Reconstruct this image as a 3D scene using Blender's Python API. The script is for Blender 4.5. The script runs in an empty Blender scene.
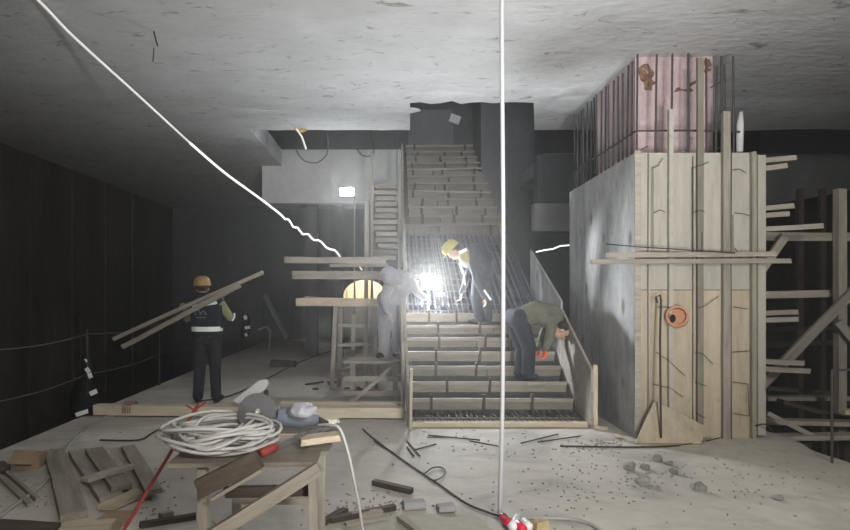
import bpy, bmesh, math, random
from mathutils import Vector, Matrix, Quaternion, Euler, noise
random.seed(7)
R = math.radians
sc = bpy.context.scene
COL = sc.collection
F = 620.0; EYE = 1.57; VX, VY = 388.0, 290.0

# ---------------------------------------------------------------- camera, world, lights
cd = bpy.data.cameras.new('camera'); cam = bpy.data.objects.new('camera', cd); COL.objects.link(cam)
cam.location = (0, 0, EYE); cam.rotation_euler = (R(90), 0, 0)
cd.sensor_width = 36; cd.lens = 36*F/850; cd.shift_x = (425-VX)/850; cd.shift_y = (VY-265)/850
cd.clip_start = 0.05; cd.clip_end = 200
sc.camera = cam
w = bpy.data.worlds.new('world'); sc.world = w; w.use_nodes = True
w.node_tree.nodes['Background'].inputs[0].default_value = (0.75, 0.82, 1, 1)
w.node_tree.nodes['Background'].inputs[1].default_value = 0.004
sc.view_settings.view_transform = 'Standard'; sc.view_settings.look = 'None'
sc.view_settings.exposure = 0.0; sc.view_settings.gamma = 1.0; sc.view_settings.use_curve_mapping = False

def area(name, loc, target, power, size, color=(1, 1, 1), spread=180, size_y=None):
    l = bpy.data.lights.new(name, 'AREA'); l.energy = power; l.size = size; l.color = color
    l.spread = R(spread)
    if size_y: l.shape = 'RECTANGLE'; l.size_y = size_y
    o = bpy.data.objects.new(name, l); COL.objects.link(o); o.location = loc
    o.rotation_euler = (Vector(target)-Vector(loc)).to_track_quat('-Z', 'Y').to_euler()
    return o
area('site_floodlight', (2.0, -2.4, 3.3), (2.2, 8, 0.9), 330, 0.9, (1, 0.955, 0.88))
area('uplight', (1.6, -0.6, 0.6), (1.2, 7.2, 4.2), 110, 1.3, (0.98, 0.985, 1.0), 70)  # unseen light added to brighten the ceiling from below
area('upper_flight_fill', (1.5, 11.8, 7.0), (1.3, 14.5, 4), 30, 0.8, (0.9, 0.95, 1))  # added fill light, brightens the upper flight and shaft wall

# ---------------------------------------------------------------- helpers
def at(px, py, Y):
    return Vector(((px-VX)*Y/F, Y, EYE-(py-VY)*Y/F))
def onfloor(px, py, z=0.0):
    Y = F*(EYE-z)/(py-VY)
    return Vector(((px-VX)*Y/F, Y, z))

MATW = {}
def link(o, parent=None, world=None):
    COL.objects.link(o)
    world = world or Matrix.Identity(4)
    if parent is not None:
        o.parent = parent
        o.matrix_basis = MATW[parent.name].inverted() @ world
    else:
        o.matrix_basis = world
    MATW[o.name] = world
    return o
def tag(o, label=None, cat=None, group=None, kind=None):
    if label: o['label'] = label
    if cat: o['category'] = cat
    if group: o['group'] = group
    if kind: o['kind'] = kind
    return o
def empty(name, loc, label, cat, group=None):
    o = bpy.data.objects.new(name, None); o.empty_display_size = 0.1
    link(o, None, Matrix.Translation(Vector(loc)))
    return tag(o, label, cat, group)

class MB:
    def __init__(s): s.bm = bmesh.new()
    def box(s, c, size, rot=None, jit=0):
        M = Matrix.Translation(Vector(c)) @ ((rot.to_4x4() if rot else Matrix.Identity(4)))
        vs = []
        for dx in (-.5, .5):
            for dy in (-.5, .5):
                for dz in (-.5, .5):
                    p = Vector((dx*size[0], dy*size[1], dz*size[2]))
                    if jit: p += Vector([random.uniform(-jit, jit) for _ in range(3)])
                    vs.append(s.bm.verts.new(M @ p))
        for f in ((0, 1, 3, 2), (4, 6, 7, 5), (0, 4, 5, 1), (2, 3, 7, 6), (0, 2, 6, 4), (1, 5, 7, 3)):
            s.bm.faces.new([vs[i] for i in f])
        return s
    def span(s, a, b):
        a, b = Vector(a), Vector(b)
        return s.box((a+b)/2, [abs(b[i]-a[i]) for i in range(3)])
    def prism(s, pts, d, nrm=None):
        pts = [Vector(p) for p in pts]; d = Vector(d)
        A = [s.bm.verts.new(p) for p in pts]; B = [s.bm.verts.new(p+d) for p in pts]
        n = len(pts)
        s.bm.faces.new(A); s.bm.faces.new(B[::-1])
        for i in range(n): s.bm.faces.new([A[i], B[i], B[(i+1) % n], A[(i+1) % n]])
        return s
    def tube(s, pts, r, n=6, cap=True):
        pts = [Vector(p) for p in pts]; rings = []
        up = None
        for i, p in enumerate(pts):
            t = (pts[min(i+1, len(pts)-1)]-pts[max(i-1, 0)])
            if t.length < 1e-9: t = Vector((0, 0, 1))
            t.normalize()
            if up is None:
                up = Vector((0, 0, 1)) if abs(t.z) < .9 else Vector((1, 0, 0))
            a = t.cross(up)
            if a.length < 1e-4: a = t.cross(Vector((0.3, 1, 0.2)))
            a.normalize(); b = a.cross(t); up = b
            rr = r[i] if isinstance(r, (list, tuple)) else r
            rings.append([s.bm.verts.new(p + (a*math.cos(2*math.pi*k/n) + b*math.sin(2*math.pi*k/n))*rr) for k in range(n)])
        for A, B in zip(rings, rings[1:]):
            for k in range(n): s.bm.faces.new([A[k], A[(k+1) % n], B[(k+1) % n], B[k]])
        if cap:
            s.bm.faces.new(rings[0][::-1]); s.bm.faces.new(rings[-1])
        return s
    def lathe(s, prof, n=24, M=None):
        M = M or Matrix.Identity(4); rings = []
        for (r, z) in prof:
            rings.append([s.bm.verts.new(M @ Vector((r*math.cos(2*math.pi*k/n), r*math.sin(2*math.pi*k/n), z))) for k in range(n)])
        for A, B in zip(rings, rings[1:]):
            for k in range(n): s.bm.faces.new([A[k], A[(k+1) % n], B[(k+1) % n], B[k]])
        s.bm.faces.new(rings[0][::-1]); s.bm.faces.new(rings[-1])
        return s
    def ball(s, c, r, M=None, u=14, v=10):
        r = (r, r, r) if not isinstance(r, (list, tuple)) else r
        T = Matrix.Translation(Vector(c)) @ (M or Matrix.Identity(4)) @ Matrix.Diagonal((r[0], r[1], r[2], 1))
        bmesh.ops.create_uvsphere(s.bm, u_segments=u, v_segments=v, radius=1, matrix=T)
        return s
    def mesh(s, name, bevel=0, smooth=False, M=None):
        if M is not None: s.bm.transform(M.inverted())
        bmesh.ops.recalc_face_normals(s.bm, faces=s.bm.faces)
        if bevel:
            bmesh.ops.bevel(s.bm, geom=s.bm.edges[:], offset=bevel, segments=1, affect='EDGES', clamp_overlap=True)
        me = bpy.data.meshes.new(name); s.bm.to_mesh(me); s.bm.free()
        if smooth:
            for p in me.polygons: p.use_smooth = True
        return me
    def build(s, name, mat, parent=None, bevel=0, smooth=False, world=None):
        """verts are in world space; origin = given world matrix, parent's, or the low centre"""
        if world is None:
            xs = [v.co.copy() for v in s.bm.verts]
            lo = Vector([min(c[i] for c in xs) for i in range(3)]); hi = Vector([max(c[i] for c in xs) for i in range(3)])
            world = Matrix.Translation(Vector(((lo.x+hi.x)/2, (lo.y+hi.y)/2, lo.z)))
        me = s.mesh(name, bevel, smooth, world)
        me.materials.append(mat)
        return link(bpy.data.objects.new(name, me), parent, world)

def frame(p0, p1, side=None, roll=0):
    """matrix with local X along p0->p1, origin mid"""
    p0, p1 = Vector(p0), Vector(p1); x = (p1-p0).normalized()
    up = Vector((0, 0, 1)) if abs(x.z) < .95 else Vector((0, -1, 0))
    y = up.cross(x).normalized(); z = x.cross(y)
    M = Matrix((x, y, z)).transposed().to_4x4()
    M = Matrix.Translation((p0+p1)/2) @ M @ Matrix.Rotation(roll, 4, 'X')
    return M, (p1-p0).length
def plank(name, p0, p1, wd, th, mat, parent=None, roll=0, rough=0.003, nseg=6, bevel=.003):
    """sawn board: wd = local y (horizontal), th = local z; slightly warped, chipped ends"""
    M, L = frame(p0, p1, roll=roll)
    m = MB(); rings = []
    b1, b2 = random.uniform(-1, 1)*L*rough, random.uniform(-1, 1)*L*rough
    for i in range(nseg+1):
        t = i/nseg; x = (t-.5)*L; s = math.sin(math.pi*t)
        e = [random.uniform(-.004, .004) for _ in range(4)]
        dx = [random.uniform(-.006, .006) if i in (0, nseg) else 0 for _ in range(4)]
        q = []
        for k, (sy, sz) in enumerate(((-1, -1), (1, -1), (1, 1), (-1, 1))):
            q.append(m.bm.verts.new((x+dx[k], sy*wd/2+b1*s+e[k]*min(1, wd*8), sz*th/2+b2*s+e[(k+1) % 4]*min(1, th*8))))
        rings.append(q)
    for A, B in zip(rings, rings[1:]):
        for k in range(4): m.bm.faces.new([A[k], A[(k+1) % 4], B[(k+1) % 4], B[k]])
    m.bm.faces.new(rings[0][::-1]); m.bm.faces.new(rings[-1])
    me = m.mesh(name); me.materials.append(mat)
    return link(bpy.data.objects.new(name, me), parent, M)
def smoothpath(pts, n=6):
    pts = [Vector(p) for p in pts]; out = []
    for i in range(len(pts)-1):
        a = pts[max(i-1, 0)]; b = pts[i]; c = pts[i+1]; d = pts[min(i+2, len(pts)-1)]
        for k in range(n):
            t = k/n
            out.append(0.5*((2*b)+(c-a)*t+(2*a-5*b+4*c-d)*t*t+(3*b-3*c+d-a)*t**3))
    out.append(pts[-1]); return out

# ---------------------------------------------------------------- materials
def mat(name, base, rough=.85, metal=0, emit=None, var=0, vscale=3, stretch=(1, 1, 1), bump=0, bscale=30,
        dark=None, darkscale=2, darkamt=.5, objvar=0, coords='Object', crack=0, spec=.3, streak=0, knots=0):
    m = bpy.data.materials.new(name); m.use_nodes = True; nt = m.node_tree; N = nt.nodes; Lk = nt.links
    b = N['Principled BSDF']; b.inputs['Roughness'].default_value = rough; b.inputs['Metallic'].default_value = metal
    b.inputs['Specular IOR Level'].default_value = spec
    c4 = (*base, 1); b.inputs['Base Color'].default_value = c4
    if emit:
        b.inputs['Emission Color'].default_value = (*emit[0], 1); b.inputs['Emission Strength'].default_value = emit[1]
    tc = N.new('ShaderNodeTexCoord'); mp = N.new('ShaderNodeMapping'); Lk.new(tc.outputs[coords], mp.inputs[0])
    mp.inputs['Scale'].default_value = stretch
    out = None
    if var or dark or objvar or crack or streak:
        rgb = N.new('ShaderNodeRGB'); rgb.outputs[0].default_value = c4; out = rgb.outputs[0]
    if objvar:
        oi = N.new('ShaderNodeObjectInfo')
        mr = N.new('ShaderNodeMapRange'); mr.inputs['To Min'].default_value = 1-objvar; mr.inputs['To Max'].default_value = 1+objvar
        Lk.new(oi.outputs['Random'], mr.inputs['Value'])
        mx = N.new('ShaderNodeVectorMath'); mx.operation = 'SCALE'
        Lk.new(out, mx.inputs[0]); Lk.new(mr.outputs[0], mx.inputs['Scale']); out = mx.outputs[0]
        ad = N.new('ShaderNodeVectorMath'); ad.operation = 'ADD'
        cb = N.new('ShaderNodeCombineXYZ'); ml = N.new('ShaderNodeMath'); ml.operation = 'MULTIPLY'; ml.inputs[1].default_value = 37
        Lk.new(oi.outputs['Random'], ml.inputs[0]); Lk.new(ml.outputs[0], cb.inputs[0]); Lk.new(ml.outputs[0], cb.inputs[1])
        Lk.new(tc.outputs[coords], ad.inputs[0]); Lk.new(cb.outputs[0], ad.inputs[1]); Lk.new(ad.outputs[0], mp.inputs[0])
    def noisef(scale, detail=8, r=.6, vec=None, dist=0):
        n = N.new('ShaderNodeTexNoise'); n.inputs['Scale'].default_value = scale; n.inputs['Detail'].default_value = detail
        n.inputs['Roughness'].default_value = r; n.inputs['Distortion'].default_value = dist
        Lk.new(vec or mp.outputs[0], n.inputs['Vector']); return n.outputs['Fac']
    def mul(col, fac_socket, lo, hi, a=.3, bb=.7):
        mr = N.new('ShaderNodeMapRange'); mr.inputs['From Min'].default_value = a; mr.inputs['From Max'].default_value = bb
        mr.inputs['To Min'].default_value = lo; mr.inputs['To Max'].default_value = hi
        Lk.new(fac_socket, mr.inputs['Value'])
        mx = N.new('ShaderNodeVectorMath'); mx.operation = 'SCALE'
        Lk.new(col, mx.inputs[0]); Lk.new(mr.outputs[0], mx.inputs['Scale']); return mx.outputs[0]
    if var:
        out = mul(out, noisef(vscale), 1-var, 1+var)
        out = mul(out, noisef(vscale*7, 4), 1-var*.5, 1+var*.5)
    if dark:
        mr = N.new('ShaderNodeMapRange'); mr.inputs['From Min'].default_value = .52; mr.inputs['From Max'].default_value = .68
        mr.inputs['To Max'].default_value = darkamt
        Lk.new(noisef(darkscale, 6, .65, None, .6), mr.inputs['Value'])
        mx = N.new('ShaderNodeMix'); mx.data_type = 'RGBA'; mx.inputs['B'].default_value = (*dark, 1)
        Lk.new(mr.outputs[0], mx.inputs['Factor']); Lk.new(out, mx.inputs['A']); out = mx.outputs['Result']
    if knots:
        vn = N.new('ShaderNodeTexVoronoi'); vn.inputs['Scale'].default_value = knots; mk = N.new('ShaderNodeMapping')
        mk.inputs['Scale'].default_value = (1, 1, .55); Lk.new(tc.outputs[coords], mk.inputs[0]); Lk.new(mk.outputs[0], vn.inputs['Vector'])
        mr = N.new('ShaderNodeMapRange'); mr.inputs['From Min'].default_value = .09; mr.inputs['From Max'].default_value = .19
        mr.inputs['To Min'].default_value = .75; mr.inputs['To Max'].default_value = 0; Lk.new(vn.outputs['Distance'], mr.inputs['Value'])
        mx = N.new('ShaderNodeMix'); mx.data_type = 'RGBA'; mx.inputs['B'].default_value = (base[0]*.3, base[1]*.25, base[2]*.2, 1)
        Lk.new(mr.outputs[0], mx.inputs['Factor']); Lk.new(out, mx.inputs['A']); out = mx.outputs['Result']
    if crack:
        # short dark ridges left by the formwork sheet
        vo = N.new('ShaderNodeTexNoise'); vo.inputs['Scale'].default_value = crack; vo.inputs['Detail'].default_value = 2
        mp2 = N.new('ShaderNodeMapping'); mp2.inputs['Scale'].default_value = (1, 2.2, 1); mp2.inputs['Rotation'].default_value = (0, 0, .4)
        Lk.new(tc.outputs[coords], mp2.inputs[0]); Lk.new(mp2.outputs[0], vo.inputs['Vector']); vo.inputs['Distortion'].default_value = 1.2
        sb = N.new('ShaderNodeMath'); sb.operation = 'SUBTRACT'; sb.inputs[1].default_value = .5; Lk.new(vo.outputs['Fac'], sb.inputs[0])
        ab = N.new('ShaderNodeMath'); ab.operation = 'ABSOLUTE'; Lk.new(sb.outputs[0], ab.inputs[0])
        mr = N.new('ShaderNodeMapRange'); mr.inputs['From Max'].default_value = .028; mr.inputs['To Min'].default_value = .8; mr.inputs['To Max'].default_value = 0
        Lk.new(ab.outputs[0], mr.inputs['Value'])
        gate = N.new('ShaderNodeMapRange'); gate.inputs['From Min'].default_value = .54; gate.inputs['From Max'].default_value = .62
        Lk.new(noisef(crack*1.7, 2), gate.inputs['Value'])
        ml = N.new('ShaderNodeMath'); ml.operation = 'MULTIPLY'; Lk.new(mr.outputs[0], ml.inputs[0]); Lk.new(gate.outputs[0], ml.inputs[1])
        mx = N.new('ShaderNodeMix'); mx.data_type = 'RGBA'; mx.inputs['B'].default_value = (base[0]*.25, base[1]*.25, base[2]*.25, 1)
        Lk.new(ml.outputs[0], mx.inputs['Factor']); Lk.new(out, mx.inputs['A']); out = mx.outputs['Result']
    if out: Lk.new(out, b.inputs['Base Color'])
    if bump:
        bp = N.new('ShaderNodeBump'); bp.inputs['Strength'].default_value = bump; bp.inputs['Distance'].default_value = .02
        Lk.new(noisef(bscale, 6), bp.inputs['Height']); Lk.new(bp.outputs[0], b.inputs['Normal'])
    return m

M = {}
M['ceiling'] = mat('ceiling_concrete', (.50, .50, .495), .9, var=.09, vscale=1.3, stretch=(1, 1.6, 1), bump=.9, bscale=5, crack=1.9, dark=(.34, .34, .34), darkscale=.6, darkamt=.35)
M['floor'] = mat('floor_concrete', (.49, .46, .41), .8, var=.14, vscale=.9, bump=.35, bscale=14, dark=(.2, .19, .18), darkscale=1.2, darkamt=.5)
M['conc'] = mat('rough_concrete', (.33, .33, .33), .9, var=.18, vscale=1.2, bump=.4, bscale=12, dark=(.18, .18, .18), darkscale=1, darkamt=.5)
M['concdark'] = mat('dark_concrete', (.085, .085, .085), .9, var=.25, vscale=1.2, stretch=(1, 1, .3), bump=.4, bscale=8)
M['concmid'] = mat('mid_grey_concrete', (.16, .16, .165), .9, var=.2, vscale=1.2, stretch=(1, 1, .4), bump=.4, bscale=10)  # grey between the rough and the dark concrete
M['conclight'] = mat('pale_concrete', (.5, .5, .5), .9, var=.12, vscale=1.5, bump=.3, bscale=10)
M['wallblack'] = mat('dark_membrane_wall', (.085, .078, .067), .75, var=.35, vscale=1.1, stretch=(1, 1, .25), bump=.8, bscale=5, spec=.15)
M['pink'] = mat('pink_washed_concrete', (.42, .32, .32), .9, var=.2, vscale=5, stretch=(1, 1, .5), bump=.5, bscale=25, dark=(.52, .45, .45), darkscale=4, darkamt=.8)
M['brown'] = mat('broken_brown_concrete', (.22, .13, .085), .95, var=.4, vscale=20, bump=1, bscale=60)
M['pine'] = mat('pine_board', (.52, .44, .33), .8, var=.16, vscale=2, stretch=(1, 9, 9), bump=.3, bscale=9, objvar=.13, dark=(.3, .23, .15), darkscale=1.4, darkamt=.5)
M['fresh_pine'] = mat('fresh_pine_beam', (.66, .59, .47), .8, var=.12, vscale=2, stretch=(1, 9, 9), bump=.3, bscale=9, dark=(.4, .3, .2), darkscale=1.2, darkamt=.4)
M['grey_wood'] = mat('weathered_board', (.32, .29, .245), .85, var=.2, vscale=2, stretch=(1, 9, 9), bump=.4, bscale=9, objvar=.18, dark=(.15, .13, .11), darkscale=1.5, darkamt=.5)
M['riser'] = mat('cement_smeared_board', (.235, .21, .17), .85, var=.2, vscale=2.2, stretch=(1, 6, 6), bump=.4, bscale=9, objvar=.3, dark=(.17, .15, .13), darkscale=1.5, darkamt=.6)
M['dark_wood'] = mat('dark_board', (.075, .058, .045), .8, var=.3, vscale=2, stretch=(1, 8, 8), bump=.4, bscale=9, objvar=.2)  # dark brown board tone
M['ply'] = mat('film_plywood', (.40, .345, .255), .75, knots=5, var=.16, vscale=2, stretch=(6, 6, .8), bump=.15, bscale=7, objvar=.06, dark=(.38, .27, .16), darkscale=1.7, darkamt=.4)
M['ply_dust'] = mat('dusty_plywood', (.37, .35, .30), .85, knots=4, var=.12, vscale=2, stretch=(6, 6, .8), bump=.15, bscale=7, objvar=.06)
M['ply_grey'] = mat('cement_stained_plywood', (.36, .36, .355), .8, knots=3, var=.32, vscale=2.2, stretch=(2, 2, .7), bump=.25, bscale=9, dark=(.42, .44, .45), darkscale=1.3, darkamt=.55)
M['rebar'] = mat('rebar_steel', (.085, .075, .075), .6, metal=.4, var=.3, vscale=15, bump=.5, bscale=150)
M['rebar_dark'] = mat('rusty_rebar', (.05, .042, .04), .7, metal=.2, var=.3, vscale=15)
M['rebar_blue'] = mat('rebar_mat_steel', (.13, .13, .18), .5, metal=.4, var=.2, vscale=12)
M['black'] = mat('black_fabric', (.012, .012, .013), .9, var=.3, vscale=12, bump=.4, bscale=20)
M['navy'] = mat('navy_fabric', (.018, .021, .034), .9, var=.25, vscale=9, bump=.4, bscale=14)
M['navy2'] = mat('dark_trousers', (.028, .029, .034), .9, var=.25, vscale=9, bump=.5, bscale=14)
M['jean'] = mat('dark_blue_denim', (.012, .016, .03), .9, var=.25, vscale=9, bump=.5, bscale=14)
M['olive'] = mat('olive_fabric', (.12, .118, .085), .9, var=.2, vscale=9, bump=.5, bscale=14)
M['olive2'] = mat('khaki_yellow_fabric', (.27, .25, .13), .9, var=.2, vscale=9, bump=.5, bscale=14)
M['pale'] = mat('pale_grey_fabric', (.27, .27, .30), .9, var=.1, vscale=7, bump=.5, bscale=12)
M['refl'] = mat('reflective_tape', (.98, .99, 1), .5, spec=1.0, metal=0)
M['helmet'] = mat('orange_brown_helmet', (.33, .20, .07), .4, spec=.5, var=.08)
M['helmet_y'] = mat('yellow_helmet', (.42, .37, .09), .4, spec=.5, var=.08)
M['skin'] = mat('skin', (.42, .27, .2), .6, var=.08, vscale=6)
M['hair'] = mat('dark_hair', (.02, .015, .012), .8, var=.2, vscale=30)
M['boot'] = mat('boot_leather', (.03, .027, .025), .7, var=.2)
M['glove'] = mat('orange_glove', (.8, .13, .05), .7, var=.1)
M['white_cable'] = mat('white_cable_sheath', (.52, .51, .50), .55, var=.08, vscale=8)
M['grey_cable'] = mat('grey_cable_sheath', (.33, .33, .31), .6, var=.15, vscale=6)
M['dark_cable'] = mat('dark_cable_sheath', (.06, .055, .05), .7, var=.2)
M['red'] = mat('red_paint', (.25, .04, .035), .55, var=.25, vscale=9)
M['redplug'] = mat('red_plastic', (.65, .03, .07), .4, var=.05)
M['white'] = mat('white_plastic', (.78, .78, .8), .45, var=.06)
M['steel'] = mat('worn_steel', (.30, .31, .31), .42, metal=.7, var=.2, vscale=6)
M['disc'] = mat('abrasive_disc', (.085, .085, .09), .6, metal=.3, var=.15, vscale=8)
M['motor'] = mat('blue_grey_casing', (.20, .22, .27), .5, var=.12, vscale=6)
M['orange_pipe'] = mat('terracotta_pipe', (.42, .2, .11), .6, var=.1, vscale=8)
M['amber'] = mat('amber_plastic', (.5, .33, .08), .5, var=.2, vscale=15)
M['card'] = mat('brown_cardboard', (.30, .22, .15), .9, var=.15, vscale=6)
M['rubble'] = mat('rubble_concrete', (.26, .25, .235), .95, var=.3, vscale=14, bump=.8, bscale=40, objvar=.25)
M['brick'] = mat('yellow_brick', (.45, .36, .20), .9, var=.2, vscale=12, bump=.5, bscale=40)
M['bag'] = mat('grey_white_plastic_film', (.36, .36, .39), .4, var=.1)
M['lampface'] = mat('lit_led_face', (1, 1, 1), .5, emit=((.9, .95, 1), 480))
M['lampface2'] = mat('lit_led_panel', (1, 1, 1), .5, emit=((.88, .95, 1), 220))
M['sheath'] = mat('dull_white_cable', (.40, .40, .41), .6)
M['rope'] = mat('lit_rope_light', (.9, .9, .88), .5, emit=((1, .98, .94), 1.3))
M['rope_dim'] = mat('pale_rope_light', (.85, .85, .83), .5, emit=((1, .98, .94), .35))
M['archlit'] = mat('lit_pine_hoarding', (.62, .5, .33), .8, var=.1, vscale=3, stretch=(8, 1, 1))

def structure(m, name, mt, label=None, bevel=0):
    o = m.build(name, mt, None, bevel); o['kind'] = 'structure'
    if label: o['label'] = label
    return o

# ---------------------------------------------------------------- the setting
HC = 4.2; YE = 10.2; YB = 13.2; TS = 4.56
XL = -6.95; XR = 12.0; YF = 20.0; FXL, FXR = -3.8, 4.15
# floor slab with a ragged right edge
random.seed(3)
edge = []
y = -6.0
while y < YF:
    edge.append((FXR + random.uniform(-.06, .05) + (.05 if y > 6 else 0), y)); y += .22
pts = [(FXL, YF, 0), (FXL, -6, 0)] + [(x, yy, 0) for x, yy in edge] + [(FXR, YF, 0)]
structure(MB().prism([Vector(p) for p in pts], (0, 0, -.32)), 'floor', M['floor'])
structure(MB().span((XL-1, -6.5, -4.3), (XR+1, YF+.5, -4)), 'floor_basement', M['concdark'])
# near ceiling slab with the notch the stair passes through
NX0, NX1, NY = .31, 2.05, 8.72; NX0B, NX1B = .36, 2.41
def wob(a, b, n, amp):
    a, b = Vector(a), Vector(b); return [a.lerp(b, i/n)+Vector((0, random.uniform(-amp, amp) if 0 < i < n else 0, 0)) for i in range(n+1)]
cp = [Vector((XL, -6, HC)), Vector((XR, -6, HC)), Vector((XR, YE, HC))]
cp += wob((XR, YE, HC), (NX1B, YE, HC), 16, .06)[1:]
cp += wob((NX1, NY, HC), (NX0, NY, HC), 12, .10)
cp += wob((NX0B, YE, HC), (-2.26, YE, HC), 12, .02)
cp += [Vector((-2.26, YE+.0, HC)), Vector((XL, YE, HC))]
cl = []
for p in cp:
    if not cl or (cl[-1]-p).length > 1e-4: cl.append(p)
structure(MB().prism(cl, (0, 0, TS-HC)), 'ceiling', M['ceiling'])
structure(MB().span((XL, YE+.012, HC+.01), (-2.26, YF, TS)), 'ceiling_left_bay', M['ceiling'])
# far slab and its edge beam on the left of the stair, and on the right
structure(MB().span((-2.68, YB, 3.42), (.28, YB+.35, TS)), 'trim_1', M['conclight'], 'pale concrete edge beam of the upper floor left of the stair')
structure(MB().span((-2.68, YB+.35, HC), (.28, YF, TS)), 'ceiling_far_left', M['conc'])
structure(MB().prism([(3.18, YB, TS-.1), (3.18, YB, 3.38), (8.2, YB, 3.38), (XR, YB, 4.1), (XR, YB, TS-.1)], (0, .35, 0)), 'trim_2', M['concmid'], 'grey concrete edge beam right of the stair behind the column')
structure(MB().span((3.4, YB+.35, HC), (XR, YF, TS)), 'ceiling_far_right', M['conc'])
structure(MB().span((2.98, YB-.6, 2.78), (5.2, YB-.3, 3.33)), 'trim_3', M['conclight'], 'pale concrete beam low behind the column')
# slanting soffit of the ramp on the right
if 0: structure(MB().prism([(4.6, 8.2, 4.19), (8.5, 8.2, 4.19), (8.5, 8.2, 3.15), (7.6, 8.2, 3.2)], (0, 5.2, -.02)), 'trim_4', M['conc'], 'grey downstand under the ceiling behind the right scaffold')
random.seed(4)
for i, (px, py, a, b) in enumerate(((365, 112, .75, .16), (585, 106, .6, .28), (548, 95, .40, .22), (600, 88, .5, .2), (250, 112, .7, .15), (440, 96, .7, .13), (620, 120, .4, .2))):
    yy = F*(HC-EYE)/(VY-py); c = Vector(((px-VX)*yy/F, yy, HC+.012)); m = MB(); m.ball(c, (a, b*1.6, .035), u=28, v=10)
    for v in m.bm.verts: v.co += noise.noise_vector(v.co*3.1)*.10*Vector((1, 1, .12)).length*Vector((1, 0, 0)).x if 0 else Vector((noise.noise(v.co*3.1)*.22, noise.noise(v.co*3.7+Vector((5, 0, 0)))*.16, noise.noise(v.co*9)*.012))
    o = m.build('trim_%d' % (30+i), M['conclight'], None, smooth=True); o['kind'] = 'structure'
# walls
structure(MB().span((XL-.3, -6.5, -4), (XL, YF+.3, TS)), 'wall_left', M['wallblack'])
structure(MB().span((XR, -6.5, -4), (XR+.3, YF+.3, TS)), 'wall_right', M['wallblack'])
structure(MB().span((XL, -6.5, -4), (XR, -6.2, TS)), 'wall_near', M['concdark'])
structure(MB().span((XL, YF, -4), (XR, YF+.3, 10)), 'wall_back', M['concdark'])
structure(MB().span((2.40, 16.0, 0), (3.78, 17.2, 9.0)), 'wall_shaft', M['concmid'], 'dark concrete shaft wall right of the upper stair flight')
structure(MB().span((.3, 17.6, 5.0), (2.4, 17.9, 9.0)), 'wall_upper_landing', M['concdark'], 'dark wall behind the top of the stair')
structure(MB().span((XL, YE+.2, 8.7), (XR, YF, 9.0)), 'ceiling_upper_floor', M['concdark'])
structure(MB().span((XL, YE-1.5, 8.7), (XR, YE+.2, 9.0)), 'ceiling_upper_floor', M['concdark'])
# vertical dark panels hanging over the upper landing
structure(MB().span((.55, 16.6, 5.35), (1.75, 16.75, 6.4)), 'trim_5', M['concmid'], 'grey concrete lintel above the top of the stair')
for i, x in enumerate((-1.95, -1.35)):
    structure(MB().span((x, 14.6, 0), (x+.28, 14.9, HC)), 'trim_%d' % (6+i), M['concdark'])

# wall panel joints on the dark left wall: battens under a membrane
for i in range(9):
    yy = 4.0+i*1.6
    o = MB().span((XL, yy, -3.9), (XL+.05, yy+.07, HC)).build('trim_%d' % (10+i), M['wallblack']); o['kind'] = 'structure'

# the lit arched opening far behind the trestle
t = empty('arched_hoarding', (-.63, 17.0, 0), 'pine boarded arch lit from behind the timber trestle', 'hoarding')
c = at(365, 299, 17.0); rr = .62
ap = [Vector((c.x+rr*math.cos(a), 17.0, c.z+.85*rr*math.sin(a))) for a in [math.pi*k/16 for k in range(17)]]

MB().prism(ap, (0, .05, 0)).build('arch_panel', M['archlit'], t)
MB().span((c.x-rr, 17.0, 0), (c.x+rr, 17.05, c.z-.002)).build('base_panel', M['concdark'], t)
for k in range(5):
    x = c.x-rr*.8+k*rr*.4
    MB().span((x, 16.97, c.z), (x+.02, 17.0, c.z+.2+.18*math.sin(math.pi*(k+.5)/5))).build('batten', M['pine'], t)
l = bpy.data.lights.new('tunnel_lamp', 'SPOT'); l.energy = 400; l.color = (1, .93, .8); l.spot_size = R(40); l.shadow_soft_size = .05; l.spot_blend = .2
lo = bpy.data.objects.new('tunnel_lamp', l); COL.objects.link(lo); lo.location = (c.x+.3, 15.6, 2.6)
lo.rotation_euler = (Vector((c.x, 17, c.z+.1))-Vector(lo.location)).to_track_quat('-Z', 'Y').to_euler()

# dusty air of the hall
hm = bpy.data.materials.new('dusty_air'); hm.use_nodes = True; nt = hm.node_tree
nt.nodes.remove(nt.nodes['Principled BSDF']); vs = nt.nodes.new('ShaderNodeVolumeScatter')
vs.inputs['Density'].default_value = .008; vs.inputs['Anisotropy'].default_value = .75; vs.inputs['Color'].default_value = (1, .98, .955, 1)
nt.links.new(vs.outputs[0], nt.nodes['Material Output'].inputs['Volume'])
o = MB().span((XL-1.1, -6.7, -4.4), (XR+1.1, YF+.6, 9.2)).build('dusty_air', hm)
tag(o, 'thin dusty haze hanging in the hall air', 'haze', kind='stuff')

# ---------------------------------------------------------------- staircase
SX0, SX1 = .26, 2.30
def sy(k): return 7.66+.28*k
def sz(k): return .235+.165*k
st = empty('stair_formwork', (1.28, 7.1, 0), 'lower concrete stair flight boarded with grey riser planks', 'stairs')
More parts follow.
